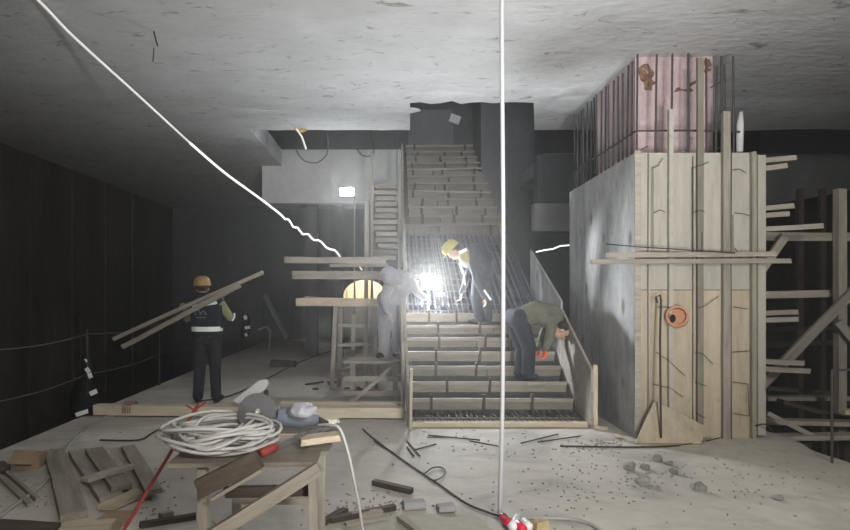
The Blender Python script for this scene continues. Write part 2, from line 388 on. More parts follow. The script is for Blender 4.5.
# concrete steps under the boards
m = MB()
prof = [Vector((SX0+.02, 7.62, 0))]
prof += [Vector((SX0+.02, 7.68, 0)), Vector((SX0+.02, 7.68, sz(0)-.05))]
for k in range(1, 7):
    prof += [Vector((SX0+.02, sy(k)+.03, sz(k-1)-.05)), Vector((SX0+.02, sy(k)+.03, sz(k)-.05))]
prof += [Vector((SX0+.02, sy(6)+.5, sz(6)-.05)), Vector((SX0+.02, sy(6)+.5, sz(6)-.35)), Vector((SX0+.02, 8.6, 0))]
prof = prof[1:]
m.prism(prof, (SX1-SX0-.04, 0, 0)).build('stair_core', M['concdark'], st)  # core coloured dark to put shade into the riser gaps
random.seed(11)
cable_steps = []
for k in range(7):
    top = sz(k); bot = sz(k-1)+.03 if k else .095
    y0 = sy(k)
    xs = [SX0, SX1-.015]
    if k in (2, 4, 5): xs = [SX0, SX0+random.uniform(.9, 1.3), SX1-.015]
    for a, b in zip(xs, xs[1:]):
        plank('riser_board', (a+.008, y0, (top+bot)/2), (b-.008, y0, (top+bot)/2), .03, top-bot-.004, M['riser'], st, rough=.002)
    plank('edge_batten', (SX0, y0-.03, top-.02), (SX1-.02, y0-.03, top-.02), .03, .04, M['grey_wood'], st, rough=.002)
    for x in [SX0+.38+random.uniform(-.14, .16), SX0+.95+random.uniform(-.2, .2), SX0+1.6+random.uniform(-.15, .15)][:3 if k % 2 == 0 else 2]:
        h = top-bot+.03
        plank('cleat', (x, y0-.035, bot-.02), (x+random.uniform(-.01, .01), y0-.035, bot+h+.02), .03, random.uniform(.05, .085), M['dark_wood'], st, rough=0, nseg=2)
plank('kick_board', (SX0+.02, 7.1, .03), (SX1-.02, 7.1, .03), .05, .055, M['pine'], st, rough=.002)
# side boards (left and right) following the flight
def sideboard(x, ya, za0, za1, yb, zb0, zb1, th=.03, mt='grey_wood', name='side_board'):
    MB().prism([(x, ya, za0), (x, ya, za1), (x, yb, zb1), (x, yb, zb0)], (th, 0, 0)).build(name, M[mt], st)
sideboard(SX1, 7.02, 0, .66, 8.25, .2, 1.32, mt='grey_wood')
sideboard(SX1+.002, 8.26, .2, 1.42, 10.05, 1.2, 2.22, mt='ply_grey')
sideboard(SX0-.04, 7.15, 0, .45, 9.6, 1.2, 1.75, mt='grey_wood')
plank('side_post', (SX0-.005, 7.0, 0), (SX0+.005, 6.99, .68), .03, .07, M['pine'], st, rough=0)
plank('side_post', (SX0-.07, 7.55, 0), (SX0-.07, 7.6, .95), .04, .05, M['grey_wood'], st, rough=0)
plank('side_post', (SX0-.06, 8.3, 0), (SX0-.06, 8.3, 1.4), .05, .05, M['grey_wood'], st, rough=0)
plank('side_post', (SX1+.05, 7.05, 0), (SX1+.05, 7.05, .72), .05, .06, M['pine'], st, rough=0)
# rebar at the foot
rb = empty('foot_rebar_mat', (1.28, 7.3, 0), 'dark rebar mat lying at the foot of the stair', 'rebar')
for k in range(30):
    x = SX0+.08+k*.067
    MB().tube([(x+random.uniform(-.02, .02), 7.13, .05), (x+random.uniform(-.03, .03), 7.62, .09)], .007, 5).build('rebar', M['rebar'], rb)
for yy in (7.22, 7.38, 7.52):
    MB().tube([(SX0+.03, yy, .065), (SX1-.04, yy, .065)], .007, 5).build('cross_bar', M['rebar_dark'], rb)
# the exposed mat of the middle of the flight
MA = (9.42, 1.22); MBz = (12.16, 2.66); ms = (MBz[1]-MA[1])/(MBz[0]-MA[0])
mt_ = empty('stair_rebar_mat', (1.28, 9.6, 1.2), 'blue grey rebar mat sloping up the middle of the stair', 'rebar')
for layer, (dz, n) in enumerate(((0.0, 24), (.13, 20))):
    for k in range(n):
        x = SX0+.05+k*(SX1-SX0-.1)/(n-1)
        q = [(x+random.uniform(-.02, .02), MA[0]-.05, MA[1]-.02+dz), (x+random.uniform(-.03, .03), 10.5, MA[1]+ms*1.05+dz), (x+random.uniform(-.02, .02), MBz[0]+.2, MBz[1]+.1+dz)]
        MB().tube(q, .011, 5).build('rebar', M['rebar_blue'], mt_)
    for k in range(15 if layer == 0 else 0):
        yy = MA[0]+.03+k*.19
        MB().tube([(SX0+.03, yy, MA[1]+ms*(yy-MA[0])+dz+.016), (SX1-.03, yy+random.uniform(-.03, .03), MA[1]+ms*(yy-MA[0])+dz+.016)], .008, 5).build('cross_bar', M['rebar_blue'], mt_)
# soffit form under the mat
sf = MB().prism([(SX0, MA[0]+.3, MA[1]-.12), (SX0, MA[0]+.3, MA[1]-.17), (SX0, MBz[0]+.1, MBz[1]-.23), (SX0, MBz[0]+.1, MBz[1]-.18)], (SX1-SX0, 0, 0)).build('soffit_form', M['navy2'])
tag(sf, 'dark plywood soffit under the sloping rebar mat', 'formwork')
# upper flight
uf = empty('upper_stair_formwork', (1.35, 12.2, 2.6), 'upper stair flight of stacked grey riser planks rising to the ceiling opening', 'stairs')
NU = 12
for k in range(NU):
    yy = 12.2+k*.36; z = 2.64+k*.225; a, b = .42+.004*k, 2.27-.006*k
    if k == 0: a, b = .30, 2.30
    cut = random.choice([None, .5, .6, .35])
    xs = [a, b] if cut is None else [a, a+(b-a)*cut, b]
    for p, q in zip(xs, xs[1:]):
        plank('riser_board', (p+.01, yy, z+.10), (q-.01, yy+random.uniform(0, .03), z+.10+random.uniform(-.03, .03)), .04, .185, M['riser'], uf, rough=.002)
    plank('edge_batten', (a, yy-.05, z+.20), (b, yy-.05, z+.20+random.uniform(-.03, .03)), .07, .045, M['grey_wood'], uf, rough=.003)
    for f in (.12, .5, .86):
        if random.random() < .85:
            x = a+(b-a)*(f+random.uniform(-.06, .06))
            plank('cleat', (x, yy-.05, z-.03), (x+random.uniform(-.03, .03), yy-.05, z+.22), .05, .07, M['dark_wood'], uf, rough=0, nseg=2)
MB().prism([(.45, 12.2, 2.55), (.45, 12.2, 2.3), (.45, 16.6, 5.0), (.45, 16.6, 5.25)], (1.8, 0, 0)).build('flight_slab', M['concdark'], uf)
MB().prism([(.27, 9.75, 1.25), (.27, 9.75, 1.95), (.27, 12.0, 3.2), (.27, 12.4, 4.5), (.27, 12.48, 4.5), (.27, 12.5, 2.6)], (.035, 0, 0)).build('stringer_board', M['grey_wood'], uf)
plank('stringer_post', (.245, 11.6, 2.0), (.2, 11.6, 4.18), .06, .10, M['grey_wood'], uf, rough=.002)
sp = MB().box(at(455, 119, 16.585), (.28, .03, .22), Euler((0, .35, 0)).to_matrix()).build('loose_sheet', M['white'])
tag(sp, 'small pale sheet propped at the top of the stair opening', 'sheet')

# planks stacked left of the upper flight
for k in range(13):
    z0 = at(0, 258-k*5.9, 11.8).z
    xa = at(375+random.uniform(-5, 4), 0, 11.8).x; xb = at(397+random.uniform(-2, 2), 0, 11.8).x
    o = plank('stacked_plank', (xa, 11.8, z0), (xb, 11.8+random.uniform(-.05, .05), z0), .22, .075, M['grey_wood'], rough=.004)
    tag(o, 'short grey plank in the tall stack left of the stair', 'plank', 'planks stacked left of the stair')
for px in (372, 399):
    o = plank('prop_post', at(px, 384, 11.68) if 0 else (at(px, 0, 11.66).x, 11.66, 0), (at(px, 0, 11.66).x, 11.66, HC-.01), .05, .05, M['grey_wood'], rough=.001)
    tag(o, 'thin timber post %s the plank stack' % ('on the left of' if px < 380 else 'between the stair and'), 'post')

# ---------------------------------------------------------------- column
CY = 6.58; CX0 = at(637, 0, CY).x; CX1 = at(765, 0, CY).x; CYB = 8.95; CTOP = 3.03
core = empty('concrete_column', (3.15, 7.6, 0), 'pink washed concrete column rising out of the plywood form', 'column')
PX0, PX1, PYF, PYB = CX0+.16, at(712, 0, 7.0).x, 6.98, 8.25
MB().span((PX0-.02, PYF, 0), (PX1, PYB, HC-.002)).build('column_shaft', M['pink'], core)
for (px, py, a, b) in ((645, 74, .09, .10), (648, 84, .07, .07), (682, 90, .11, .025), (692, 83, .05, .03), (706, 66, .05, .08)):
    c = at(px, py, PYF)
    m = MB(); m.ball(c, (a, .02, b), u=16, v=8)
    for v in m.bm.verts: v.co += noise.noise_vector(v.co*16)*.05
    m.build('broken_patch', M['brown'], core, smooth=True)
fw = empty('column_formwork', ((CX0+CX1)/2, CY+.6, 0), 'tall plywood column form with vertical studs and horizontal walers', 'formwork')
zj = at(0, 290, CY).z
cuts = [637, 669, 700, 726, 757]
for a, b in zip(cuts, cuts[1:]):
    xa, xb = at(a, 0, CY).x+.003, at(b, 0, CY).x-.003
    MB().span((xa, CY, .0), (xb, CY+.021, zj-.003)).build('front_panel', M['ply'], fw, bevel=.002)
    MB().span((xa, CY, zj+.003), (xb, CY+.021, CTOP-.01*random.random())).build('front_panel', M['ply_dust'], fw, bevel=.002)
MB().span((at(757, 0, CY).x, CY-.02, .03), (CX1, CY+.10, CTOP-.03)).build('corner_board', M['ply_dust'], fw, bevel=.003)
# left side panel: two sheets stained by cement
MB().prism([(CX0, CY, 0), (CX0, CY, CTOP), (CX0, CYB, 2.98), (CX0, CYB, 0)], (-.021, 0, 0)).build('side_panel', M['ply_grey'], fw)
MB().span((CX1-.021, CY+.1, 0), (CX1, CYB, CTOP)).build('side_panel', M['ply_grey'], fw)
MB().span((CX0+.03, CYB-.02, 0), (CX1-.03, CYB, CTOP)).build('back_panel', M['ply_grey'], fw)
MB().span((CX0-.03, CY-.022, 0), (CX0+.035, CY+.0, CTOP+.02)).build('corner_batten', M['grey_wood'], fw, bevel=.003)
def stud(px, wpx, ytop, mt, d=.05, ybot=None, Y=CY-.03):
    c = at(px, 0, Y); zt = at(0, ytop, Y).z; zb = 0.0 if ybot is None else at(0, ybot, Y).z
    plank('stud', (c.x, Y, zb), (c.x, Y, zt), wpx*Y/F, d, M[mt], fw, rough=.001, nseg=8)
stud(670.5, 4.5, 110, 'ply_dust'); stud(700, 6, 58, 'riser', .035); stud(725.5, 7, 112, 'grey_wood', .06)
stud(730, 2.5, 150, 'dark_wood', .03); stud(753, 4, 152, 'grey_wood', .05)
stud(649, 1.2, 154, 'grey_wood', .02); stud(694, 2, 156, 'grey_wood', .02)
for (py, xa, xb, d) in ((254.5, 605, 775, .045), (261.5, 591, 790, .06)):
    plank('waler', at(xa, py+.5, CY-.10), at(xb, py-.5, CY-.10), d, .05, M['riser'], fw, rough=.0015, nseg=10)
# foam topped stub right of the form
o = MB().tube([at(739.5, 152, 6.7), at(740, 125, 6.7), at(741, 112, 6.7)], [.035, .038, .02], 8).build('stub_pipe', M['conclight'], fw, smooth=True)
# tie wires
def wire(pts, r=.004, Y=CY-.055, mt='rebar_dark'):
    MB().tube([at(x, y, Y) for x, y in pts], r, 5).build('tie_wire', M[mt], fw)
for pts in ([(652, 168), (658, 166), (663, 158)], [(692, 168), (698, 166), (704, 164), (709, 162)], [(733, 170), (740, 169), (746, 173)],
            [(654, 213), (660, 210), (665, 212)], [(692, 213), (700, 210), (705, 212)], [(735, 213), (744, 214), (750, 216)],
            [(653, 168), (653, 250)], [(693, 168), (693, 250)], [(733, 215), (733, 250)],
            [(658, 307), (676, 307)], [(697, 308), (705, 306), (719, 296)], [(734, 307), (748, 309)],
            [(656, 352), (668, 360), (685, 376)], [(695, 352), (703, 354), (713, 364)], [(733, 352), (750, 351)],
            [(653, 384), (670, 388), (683, 397)], [(695, 382), (706, 386)], [(733, 382), (748, 384)],
            [(696, 413), (705, 418)], [(733, 413), (748, 416)], [(702, 232), (702, 262)], [(735, 248), (741, 258)], [(748, 384), (749, 416)]):
    wire(pts)
wire([(606, 244), (640, 247), (735, 253)], .006, CY-.14)
# right-hand side ends of the side walers
for (ya, xe, ye) in ((162, 795, 157), (171, 786, 165), (209, 793, 205), (216, 788, 213), (229, 822, 225), (312, 797, 311), (319, 797, 318), (358, 803, 362), (365, 809, 370)):
    plank('waler_end', at(735, ya+1.8, CY+.55), at(xe, ye+1, CY+.45), .07, .055, M['grey_wood'], fw, rough=.002, nseg=3)
# terracotta pipe stub
pp = empty('pipe_stub', at(677, 318, CY-.1), 'terracotta pipe stub poking out of the plywood column form', 'pipe')
c = at(678, 318, CY)
Mx = Matrix.Translation(c+Vector((0, 0, 0))) @ Euler((R(80), 0, R(-28))).to_matrix().to_4x4()
MB().lathe([(.10, -.10), (.10, .08), (.112, .08), (.112, .14), (.088, .14), (.086, -.05), (.01, -.05)], 28, Mx).build('socket', M['orange_pipe'], pp, smooth=False)
m = MB().lathe([(.083, .09), (.083, .10)], 24, Mx).build('inner_plug', M['orange_pipe'], pp)
MB().ball(Mx @ Vector((-.045, -.02, .098)), (.030, .045, .012), Mx.to_3x3().to_4x4()).build('hole_shade', M['black'], pp, smooth=True)  # black blob painting the shade inside the pipe opening

# rebar cage
cg = empty('column_rebar_cage', (3.2, 7.5, 0), 'cage of upright rebar standing around the pink column', 'rebar')
def vbar(x, y, ztop, zb=2.2):
    MB().tube([(x, y, zb), (x+random.uniform(-.008, .008), y, (zb+ztop)/2), (x+random.uniform(-.012, .012), y+random.uniform(-.01, .01), ztop)], .011, 6).build('upright_bar', M['rebar'], cg)
for px, pt in ((637, 54), (656, 54), (672, 54), (688, 53), (706, 58), (716, 66), (721, 56), (725, 64), (733.5, 56)):
    c = at(px, pt, 6.68); vbar(c.x, 6.68, c.z)
n = 17
xL = at(637, 0, 6.68).x
for k in range(1, n):
    yy = 6.68+(8.88-6.68)*(k/(n-1))**1.0
    vbar(xL-.0+random.uniform(-.01, .01), yy, 4.07+random.uniform(-.03, .03))
for z, r in ((at(0, 131, 6.66).z, .011), (2.95, .008)):
    MB().tube([(xL-.02, 8.95, z-.02), (xL-.022, 6.655, z), (at(688, 0, 6.655).x, 6.655, z+.004), (at(740, 0, 6.655).x, 6.655, z-.01)], r, 6).build('tie_bar', M['rebar_dark'], cg)
for px, py in ((712, 86), (640, 150), (716, 149)):
    MB().tube([at(px-2, py+2, 6.66), at(px+8, py-4, 6.62)], .007, 5).build('tie_hook', M['rebar_dark'], cg)

# bent rod and ply offcut leaning on the form
o = MB().tube([at(657, 303, 6.42), at(656, 297, 6.42), at(660, 295, 6.42), at(661, 300, 6.42), at(660, 340, 6.40), at(661, 438, 6.30)], .011, 6).build('bent_rebar_rod', M['rebar_dark'])
tag(o, 'long rusty rod with a hooked top leaning on the column form', 'rod')
tri = [at(636, 440, 6.30), at(654, 402, 6.46), at(660, 403, 6.46), at(707, 427, 6.40), at(701, 441, 6.28)]
tri[0].z = tri[4].z = 0.014
o = MB().prism(tri, (0, .018, 0)).build('plywood_offcut', M['ply']); tag(o, 'pale pointed plywood offcut leaning at the foot of the column form', 'plywood')
o = MB().prism([onfloor(628, 441, .012), onfloor(645, 446, .012), onfloor(700, 445, .012), onfloor(712, 437, .012)], (0, 0, -.011)).build('plywood_scrap', M['ply']); tag(o, 'flat plywood strip on the floor under the pointed offcut', 'plywood')
o = MB().tube(smoothpath([onfloor(560, 446, .01), onfloor(640, 447, .012), onfloor(690, 444, .012), onfloor(735, 434, .01), at(762, 424, 6.45), at(772, 431, 6.5)], 5), .009, 5).build('floor_wire', M['rebar_dark']); tag(o, 'dark wire curving along the floor before the column form', 'wire')
for i, (px, py, s, lb) in enumerate(((601, 428, .13, 'pale wood chip on the floor right of the stair post'), (617, 436, .09, 'small pale wood chip between stair and column form'))):
    c = onfloor(px, py, .02); o = MB().box(c, (s, s*.6, .035), Euler((.1, .2, .5+i)).to_matrix(), .01).build('wood_chip', M['pine']); tag(o, lb, 'wood scrap')

# ---------------------------------------------------------------- right scaffold over the void
sfld = empty('timber_scaffold', (5.0, 8, -4), 'rough timber scaffold over the drop right of the column', 'scaffold')
P = lambda n, a, b, w_, t_, m_='grey_wood': plank(n, a, b, w_, t_, M[m_], sfld, rough=.002)
a = at(840, 189, 7.6); P('post', (a.x, 7.6, -4), a, .10, .10)
P('rail', at(710, 236, 7.7), at(905, 237, 7.7), .05, .10); P('rail', at(706, 296, 7.8), at(860, 293, 7.8), .05, .09)
P('brace', at(719, 430, 7.5), at(862, 282, 7.5), .05, .11); P('brace', at(785, 236, 7.55), at(718, 333, 7.6), .05, .09)
P('brace', at(838, 322, 7.45), at(872, 362, 7.4), .05, .10)
P('ledger', at(745, 346, 11), at(880, 340, 11), .05, .10, 'dark_wood'); P('ledger', at(745, 330, 11.4), at(880, 327, 11.4), .05, .08, 'dark_wood')
for px in (800, 822):
    a = at(px, 250, 11.2); P('post', (a.x, 11.2, -4), (a.x, 11.2, 3.4), .09, .09, 'dark_wood')
for (x0, y0, x1, y1, Y, mt_n) in ((765, 412, 815, 437, 6.9, 'grey_wood'), (765, 437, 880, 436, 6.8, 'grey_wood'), (760, 421, 880, 424, 7.3, 'grey_wood'), (780, 401, 880, 428, 7.6, 'dark_wood'), (765, 398, 850, 398, 8.4, 'grey_wood'), (765, 388, 830, 392, 9, 'dark_wood')):
    P('deck_board', at(x0, y0, Y), at(x1, y1, Y-.1), .17, .05, mt_n)
for px, Y in ((806, 6.9), (845, 7.2)):
    a = at(px, 438, Y); P('post', (a.x, Y, -4), a, .08, .08, 'dark_wood')
gr = empty('edge_guard_frame', onfloor(832, 463), 'thin steel guard frame at the edge of the drop right of the floor', 'guard rail')
c = onfloor(832, 463)
MB().tube([(c.x, c.y, 0), (c.x, c.y, at(0, 370, c.y).z)], .012, 6).build('upright', M['rebar'], gr)
MB().tube([(c.x, c.y, at(0, 370, c.y).z), (c.x+.7, c.y+.05, at(0, 371, c.y).z)], .012, 6).build('rail', M['rebar'], gr)
o = plank('light_board', at(842, 412, 7.0), at(875, 411, 7.0), .1, .05, M['pine']); tag(o, 'short pale board end beside the right scaffold post', 'plank')

# ---------------------------------------------------------------- left guard rail
gl = empty('cable_guard_rail', (FXL, 10, 0), 'thin wire guard rail along the left floor edge', 'guard rail')
for yy in (5.6, 7.75, 10.2, 13.0, 16.0, 18.8):
    MB().tube([(FXL+.04, yy, 0), (FXL+.04, yy, 1.08)], .014, 6).build('post', M['rebar_dark'], gl)
for z in (1.02, .52):
    pts = []
    for a, b in zip((1.5, 5.6, 7.75, 10.2, 13.0, 16.0), (5.6, 7.75, 10.2, 13.0, 16.0, 18.8)):
        for k in range(6):
            t_ = k/6; pts.append((FXL+.04, a+(b-a)*t_, z-.05*math.sin(math.pi*t_)))
    pts.append((FXL+.04, 18.8, z))
    MB().tube(pts, .007, 5).build('wire', M['dark_cable'], gl)

def vest(pxc, ytop, ybot, Y, wpx, name, label, tape):
    r = empty(name, at(pxc, ybot, Y), label, 'safety vest')
    zt, zb = at(0, ytop, Y).z, at(0, ybot, Y).z; H = zt-zb; x0 = at(pxc, 0, Y).x; W = wpx*Y/F
    m = MB(); rings = []
    prof = [(0, .12), (.08, .30), (.2, .55), (.4, .75), (.65, .95), (.88, 1.05), (1, 1.0)]
    for t_, wf in prof:
        q = []
        for k in range(16):
            a = 2*math.pi*k/16; fold = 1+.12*math.sin(5*a+t_*4)
            q.append(m.bm.verts.new((x0+W*.5*wf*math.cos(a)*fold+.05*W*math.sin(t_*7)-.15*W*t_, Y-.0+.10*wf*math.sin(a)*fold, zt-H*t_)))
        rings.append(q)
    for A, B in zip(rings, rings[1:]):
        for k in range(16): m.bm.faces.new([A[k], A[(k+1) % 16], B[(k+1) % 16], B[k]])
    m.bm.faces.new(rings[0]); m.bm.faces.new(rings[-1][::-1])
    m.build('garment', M['black'], r, smooth=True)
    for (xa, ya, xb, yb, w_) in tape:
        p, q = at(xa, ya, Y-.15), at(xb, yb, Y-.15)
        plank('reflective_tape', p, q, .008, w_*Y/F, M['refl'], r, rough=0, nseg=2)
    return r
vest(86, 352, 416, 7.8, 22, 'hanging_work_vest', 'dark vest with white reflective bands hanging on the nearer rail post at left', [(86, 368, 89, 372, 4), (89, 373, 91, 378, 4), (90, 394, 97, 391, 4.5), (76, 415, 88, 411, 4), (85, 359, 87, 362, 1.5)])
vest(247, 313, 338, 15.8, 9, 'hanging_work_vest', 'small dark vest with white tape hanging on the far part of the left guard rail', [(244, 318, 247, 317, 4), (245, 328, 250, 327, 3), (245, 336, 247, 334, 3)])
o = MB().tube([at(82, 418, 7.75), at(80, 318, 7.75)], .018, 6)
o = o.build('vest_post', M['black']); tag(o, 'thin black post rising behind the nearer hanging vest', 'post')
o = plank('leaning_board', onfloor(287, 338.5, .05), at(265, 295, 18.2), .06, .14, M['grey_wood']); tag(o, 'board leaning in the dark far behind the left guard rail', 'plank')
o = MB().tube(smoothpath([at(258, 330, 16.4), at(266, 327, 16.4), at(270, 332, 16.4), at(269, 348.3, 16.4)], 5), .03, 6).build('bent_hose', M['grey_cable']); tag(o, 'bent grey hose end at the far left floor edge', 'hose')

# ---------------------------------------------------------------- floor timbers across the middle
o = plank('floor_timber', onfloor(96, 409, .08), onfloor(404, 412, .08), .16, .12, M['fresh_pine'], rough=.0015, nseg=12); tag(o, 'long pale timber beam lying across the floor in front of the carrying worker', 'timber beam')
o = plank('floor_timber', onfloor(281, 405, .09), onfloor(408, 406, .09), .12, .10, M['fresh_pine'], rough=.0015); tag(o, 'shorter pale timber lying just behind the long beam by the stair', 'timber beam')
c = onfloor(131, 409, .08)
o = MB()
for k in range(4):
    pts = [(c.x-.05+k*.03+.01*math.cos(a), c.y+.11*math.cos(a), .09+.085*math.sin(a)) for a in [2*math.pi*j/14 for j in range(15)]]
    o.tube(pts, .012, 5)
o = o.build('rope_lashing', M['card']); tag(o, 'brown rope lashing around the left end of the long beam', 'rope')
o = MB().prism([at(232, 401, 7.5), at(258, 381, 7.5), at(266, 380, 7.5), at(268, 385, 7.5), at(264, 391, 7.5), at(238, 404, 7.5)], (0, .10, .0)).build('foam_offcut', M['white'], bevel=.01); tag(o, 'pale slanted foam slab propped behind the grinding disc', 'foam slab')
o = plank('slab_prop', (at(266, 0, 7.56).x, 7.58, 0), at(266, 390, 7.58), .05, .05, M['dark_wood']); tag(o, 'short dark prop under the pale foam slab', 'prop')
o = MB().box(onfloor(283, 364, .06), (.5, .22, .12), None, .02).build('floor_block', M['dark_wood']); tag(o, 'dark low block alone on the far floor left of the trestle', 'block')

# ---------------------------------------------------------------- trestle left of the stair
tr = empty('timber_trestle', (-.6, 10.0, 0), 'timber trestle with pale boards reaching left of the stair', 'trestle')
Q = lambda n, a, b, w_, t_, m_='grey_wood': plank(n, a, b, w_, t_, M[m_], tr, rough=.002)
for (x0, x1, py, Y, t_) in ((285, 386, 260, 9.9, 6), (293, 392, 275, 9.8, 8), (297, 388, 302, 9.9, 8)):
    Q('board', at(x0, py, Y), at(x1, py+.5, Y), .16, t_*Y/F, 'pine' if py > 290 else 'grey_wood')
Q('board', at(330, 265.5, 9.95), at(388, 265, 9.95), .1, .05); Q('board', at(305, 298, 9.95), at(355, 300, 10.0), .12, .05)
for (xa, ya, xb, yb, Y) in ((336, 306, 332, 386, 9.8), (341, 306, 339, 384, 10.1), (367, 200, 366, 384, 10.2), (374, 306, 376, 384, 9.9), (354, 314, 353, 350, 10.4)):
    a, b = at(xa, ya, Y), at(xb, yb, Y)
    if yb > 380: b.z = 0
    Q('leg', a, b, .07, .08 if xa < 350 else .05)
for (xa, ya, xb, yb) in ((338, 325, 386, 327), (338, 345, 372, 344), (334, 377, 372, 378), (340, 372, 374, 352)):
    Q('rung', at(xa, ya, 9.95), at(xb, yb, 9.95), .05, .05)
# low platform under the pale worker
pf = empty('low_platform', (-.1, 8.8, 0), 'low rough platform of crossed boards beside the left stair edge', 'platform')
for k in range(3):
    plank('deck_board', (-.62+.02*k, 8.62+.17*k, .575), (.17, 8.62+.17*k, .575), .15, .04, M['grey_wood'], pf)
for (x, y) in ((-.5, 8.65), (.1, 8.65), (-.5, 8.95), (.1, 8.95)):
    plank('leg', (x, y, 0), (x, y, .553), .06, .06, M['grey_wood'], pf, rough=0)
for z in (.14, .34):
    plank('rung', (-.62, 8.6, z), (.17, 8.6, z), .03, .07, M['grey_wood'], pf)
plank('brace', (-.5, 8.58, .02), (.05, 8.58, .5), .03, .05, M['grey_wood'], pf)
random.seed(21)
for k in range(9):
    p = onfloor(300+random.uniform(0, 75), 380+random.uniform(0, 13), .015)
    d = Vector((random.uniform(-.35, .35), random.uniform(-.2, .2), random.uniform(0, .02)))
    o = plank('wood_scrap', p, p+d, .04, .025, M['dark_wood'], nseg=2); tag(o, 'dark wood splinter on the floor around the trestle feet', 'wood scrap', 'splinters under the trestle')

# ---------------------------------------------------------------- lamps
def floodlamp(name, c, w_, h_, label, face, power, target, stand):
    r = empty(name, stand[-1], label, 'work lamp')
    m = MB().box(c+Vector((0, .04, 0)), (w_+.04, .06, h_+.04)).build('housing', M['dark_cable'], r, bevel=.008)
    MB().box(c, (w_, .012, h_)).build('lit_face', M[face], r)
    for a, b in zip(stand, stand[1:]): MB().tube([a, b], .014, 8).build('pole', M['steel'], r)
    l = area('lamp_beam', c+Vector((0, -.03, 0)), target, power, w_, (.93, .965, 1), 170); l.data.shape = 'RECTANGLE'; l.data.size_y = h_
    return r
c = at(347, 192, 11.4)
floodlamp('work_floodlight', c, .24, .13, 'glowing white floodlight on a tall thin pole left of the stair', 'lampface2', 22, (c.x, 4, 2.0),
          [Vector((at(354.5, 0, 11.5).x, 11.5, c.z)), Vector((at(354.5, 0, 11.5).x, 11.5, 0))])
c = at(429, 283, 9.5)
floodlamp('stair_floodlight', c, .20, .17, 'dazzling white floodlight standing on the stair by the pale worker', 'lampface', 90, (c.x+.5, 3, 1.6),
          [c+Vector((0, .06, 0)), Vector((c.x, 9.56, sz(6)-.04))])

# lit rope light strung under the ceiling
pts = [at(-60, -92, 4.2), at(38, 0, 5.5), at(75, 38, 6.2), at(140, 97, 7.3), at(190, 143, 8.4)]
o = MB().tube(smoothpath(pts, 6), .013, 6).build('rope_light', M['rope_dim']); tag(o, 'pale rope light slanting down across the ceiling from upper left', 'rope light')
pts = [at(190, 143, 8.4), at(225, 173, 9.2), at(262, 200, 10.0), at(285, 218, 10.6), at(300, 231, 11.0), at(318, 241, 11.3), at(340, 255, 11.6)]
sp_ = smoothpath(pts, 6)
for i in range(len(sp_)//2, len(sp_)): sp_[i] = sp_[i]+Vector((0, 0, .03*math.sin(i*1.7)))
MB().tube(sp_, .016, 6).build('lit_run', M['rope'], o)
MB().tube([at(354, 264, 11.4), at(357, 263, 11.4), at(362, 270, 11.4)], .014, 6).build('lit_run', M['rope'], o)
o = MB().tube([at(536, 252, 9.8), at(545, 250, 9.8), at(553, 249, 9.8), at(560, 246, 9.8), at(572, 245, 9.7)], .012, 6).build('rope_light', M['rope']); tag(o, 'short lit rope light between the stair and the column form', 'rope light')
o = empty('ceiling_lead', at(300, 128, 10.1), 'short lit cable tail with amber tape hanging from the slab edge', 'cable')
MB().tube([at(294, 124, 10.12), at(298, 131, 10.1), at(302, 137, 10.1), at(306, 149, 10.1)], .016, 6).build('lit_tail', M['rope_dim'], o)
m = MB().ball(at(300, 129, 10.13), (.10, .04, .07))
for v in m.bm.verts: v.co += noise.noise_vector(v.co*18)*.05
m.build('amber_tape', M['amber'], o)
for i, (pts, lb) in enumerate((([(296, 150), (303, 160), (315, 163), (324, 158), (328, 150), (327, 131)], 'thin dark cable looping on the pale edge beam left of the stair, larger loop'),
                          ([(357, 149), (362, 155), (370, 156), (374, 150), (369, 125)], 'thin dark cable looping on the pale edge beam, smaller loop nearer the stair'))):
    o = MB().tube(smoothpath([at(x, y, YB-.012) for x, y in pts], 5), .012, 5).build('loose_cable', M['dark_cable']); tag(o, lb, 'cable')
o = MB().tube([(-.35, YB-.013, TS-.01), (-.35, YB-.013, 3.9)], .012, 5).build('hanging_wire', M['grey_cable']); tag(o, 'thin wire hanging straight down before the pale edge beam', 'wire')
o = MB().tube(smoothpath([at(153, 28, 6.3), at(155, 36, 6.3), at(157, 44, 6.25), at(158, 46, 6.3)], 4), .008, 5); o.tube([at(154, 48, 6.3), at(153, 62, 6.3)], .006, 5)
o = o.build('ceiling_wire_end', M['dark_cable']); tag(o, 'small wire end poking from the ceiling at upper left', 'wire')
# hanging white cable
pts = [Vector((at(502, 0, 4.3).x, 4.3, HC)), at(502, -80, 4.3), at(502, 60, 4.3), at(503, 200, 4.3), at(503, 330, 4.3), at(502, 430, 4.3), at(500, 505, 4.3), at(500, 515, 4.28)]
o = MB().tube(smoothpath(pts, 4), .0155, 8).build('hanging_cable', M['sheath'], smooth=True); tag(o, 'thick white cable hanging straight from ceiling to floor', 'cable')
o = empty('plug_connector', onfloor(518, 524), 'red and white plug connectors where the hanging cable meets the floor', 'plug')
for (a, b, mt_n) in (((503, 517), (511, 526), 'redplug'), ((512, 527), (518, 517), 'white'), ((517, 524), (524, 529), 'redplug'), ((524, 522), (530, 527), 'white')):
    MB().tube([onfloor(*a, .04), onfloor(*b, .04)], [.030, .024], 12).build('plug_body', M[mt_n], o, smooth=True)
o = MB().box(onfloor(540, 526, .04), (.10, .08, .08), Euler((0, 0, .4)).to_matrix(), .01).build('brick_piece', M['brick'], bevel=.006); tag(o, 'yellowish brick piece beside the red plugs', 'brick')
def floorcable(name, pts, r, mt_n, label, z=.012):
    o = MB().tube(smoothpath([onfloor(x, y, z) for x, y in pts], 6), r, 6).build(name, M[mt_n], smooth=True); return tag(o, label, 'cable')
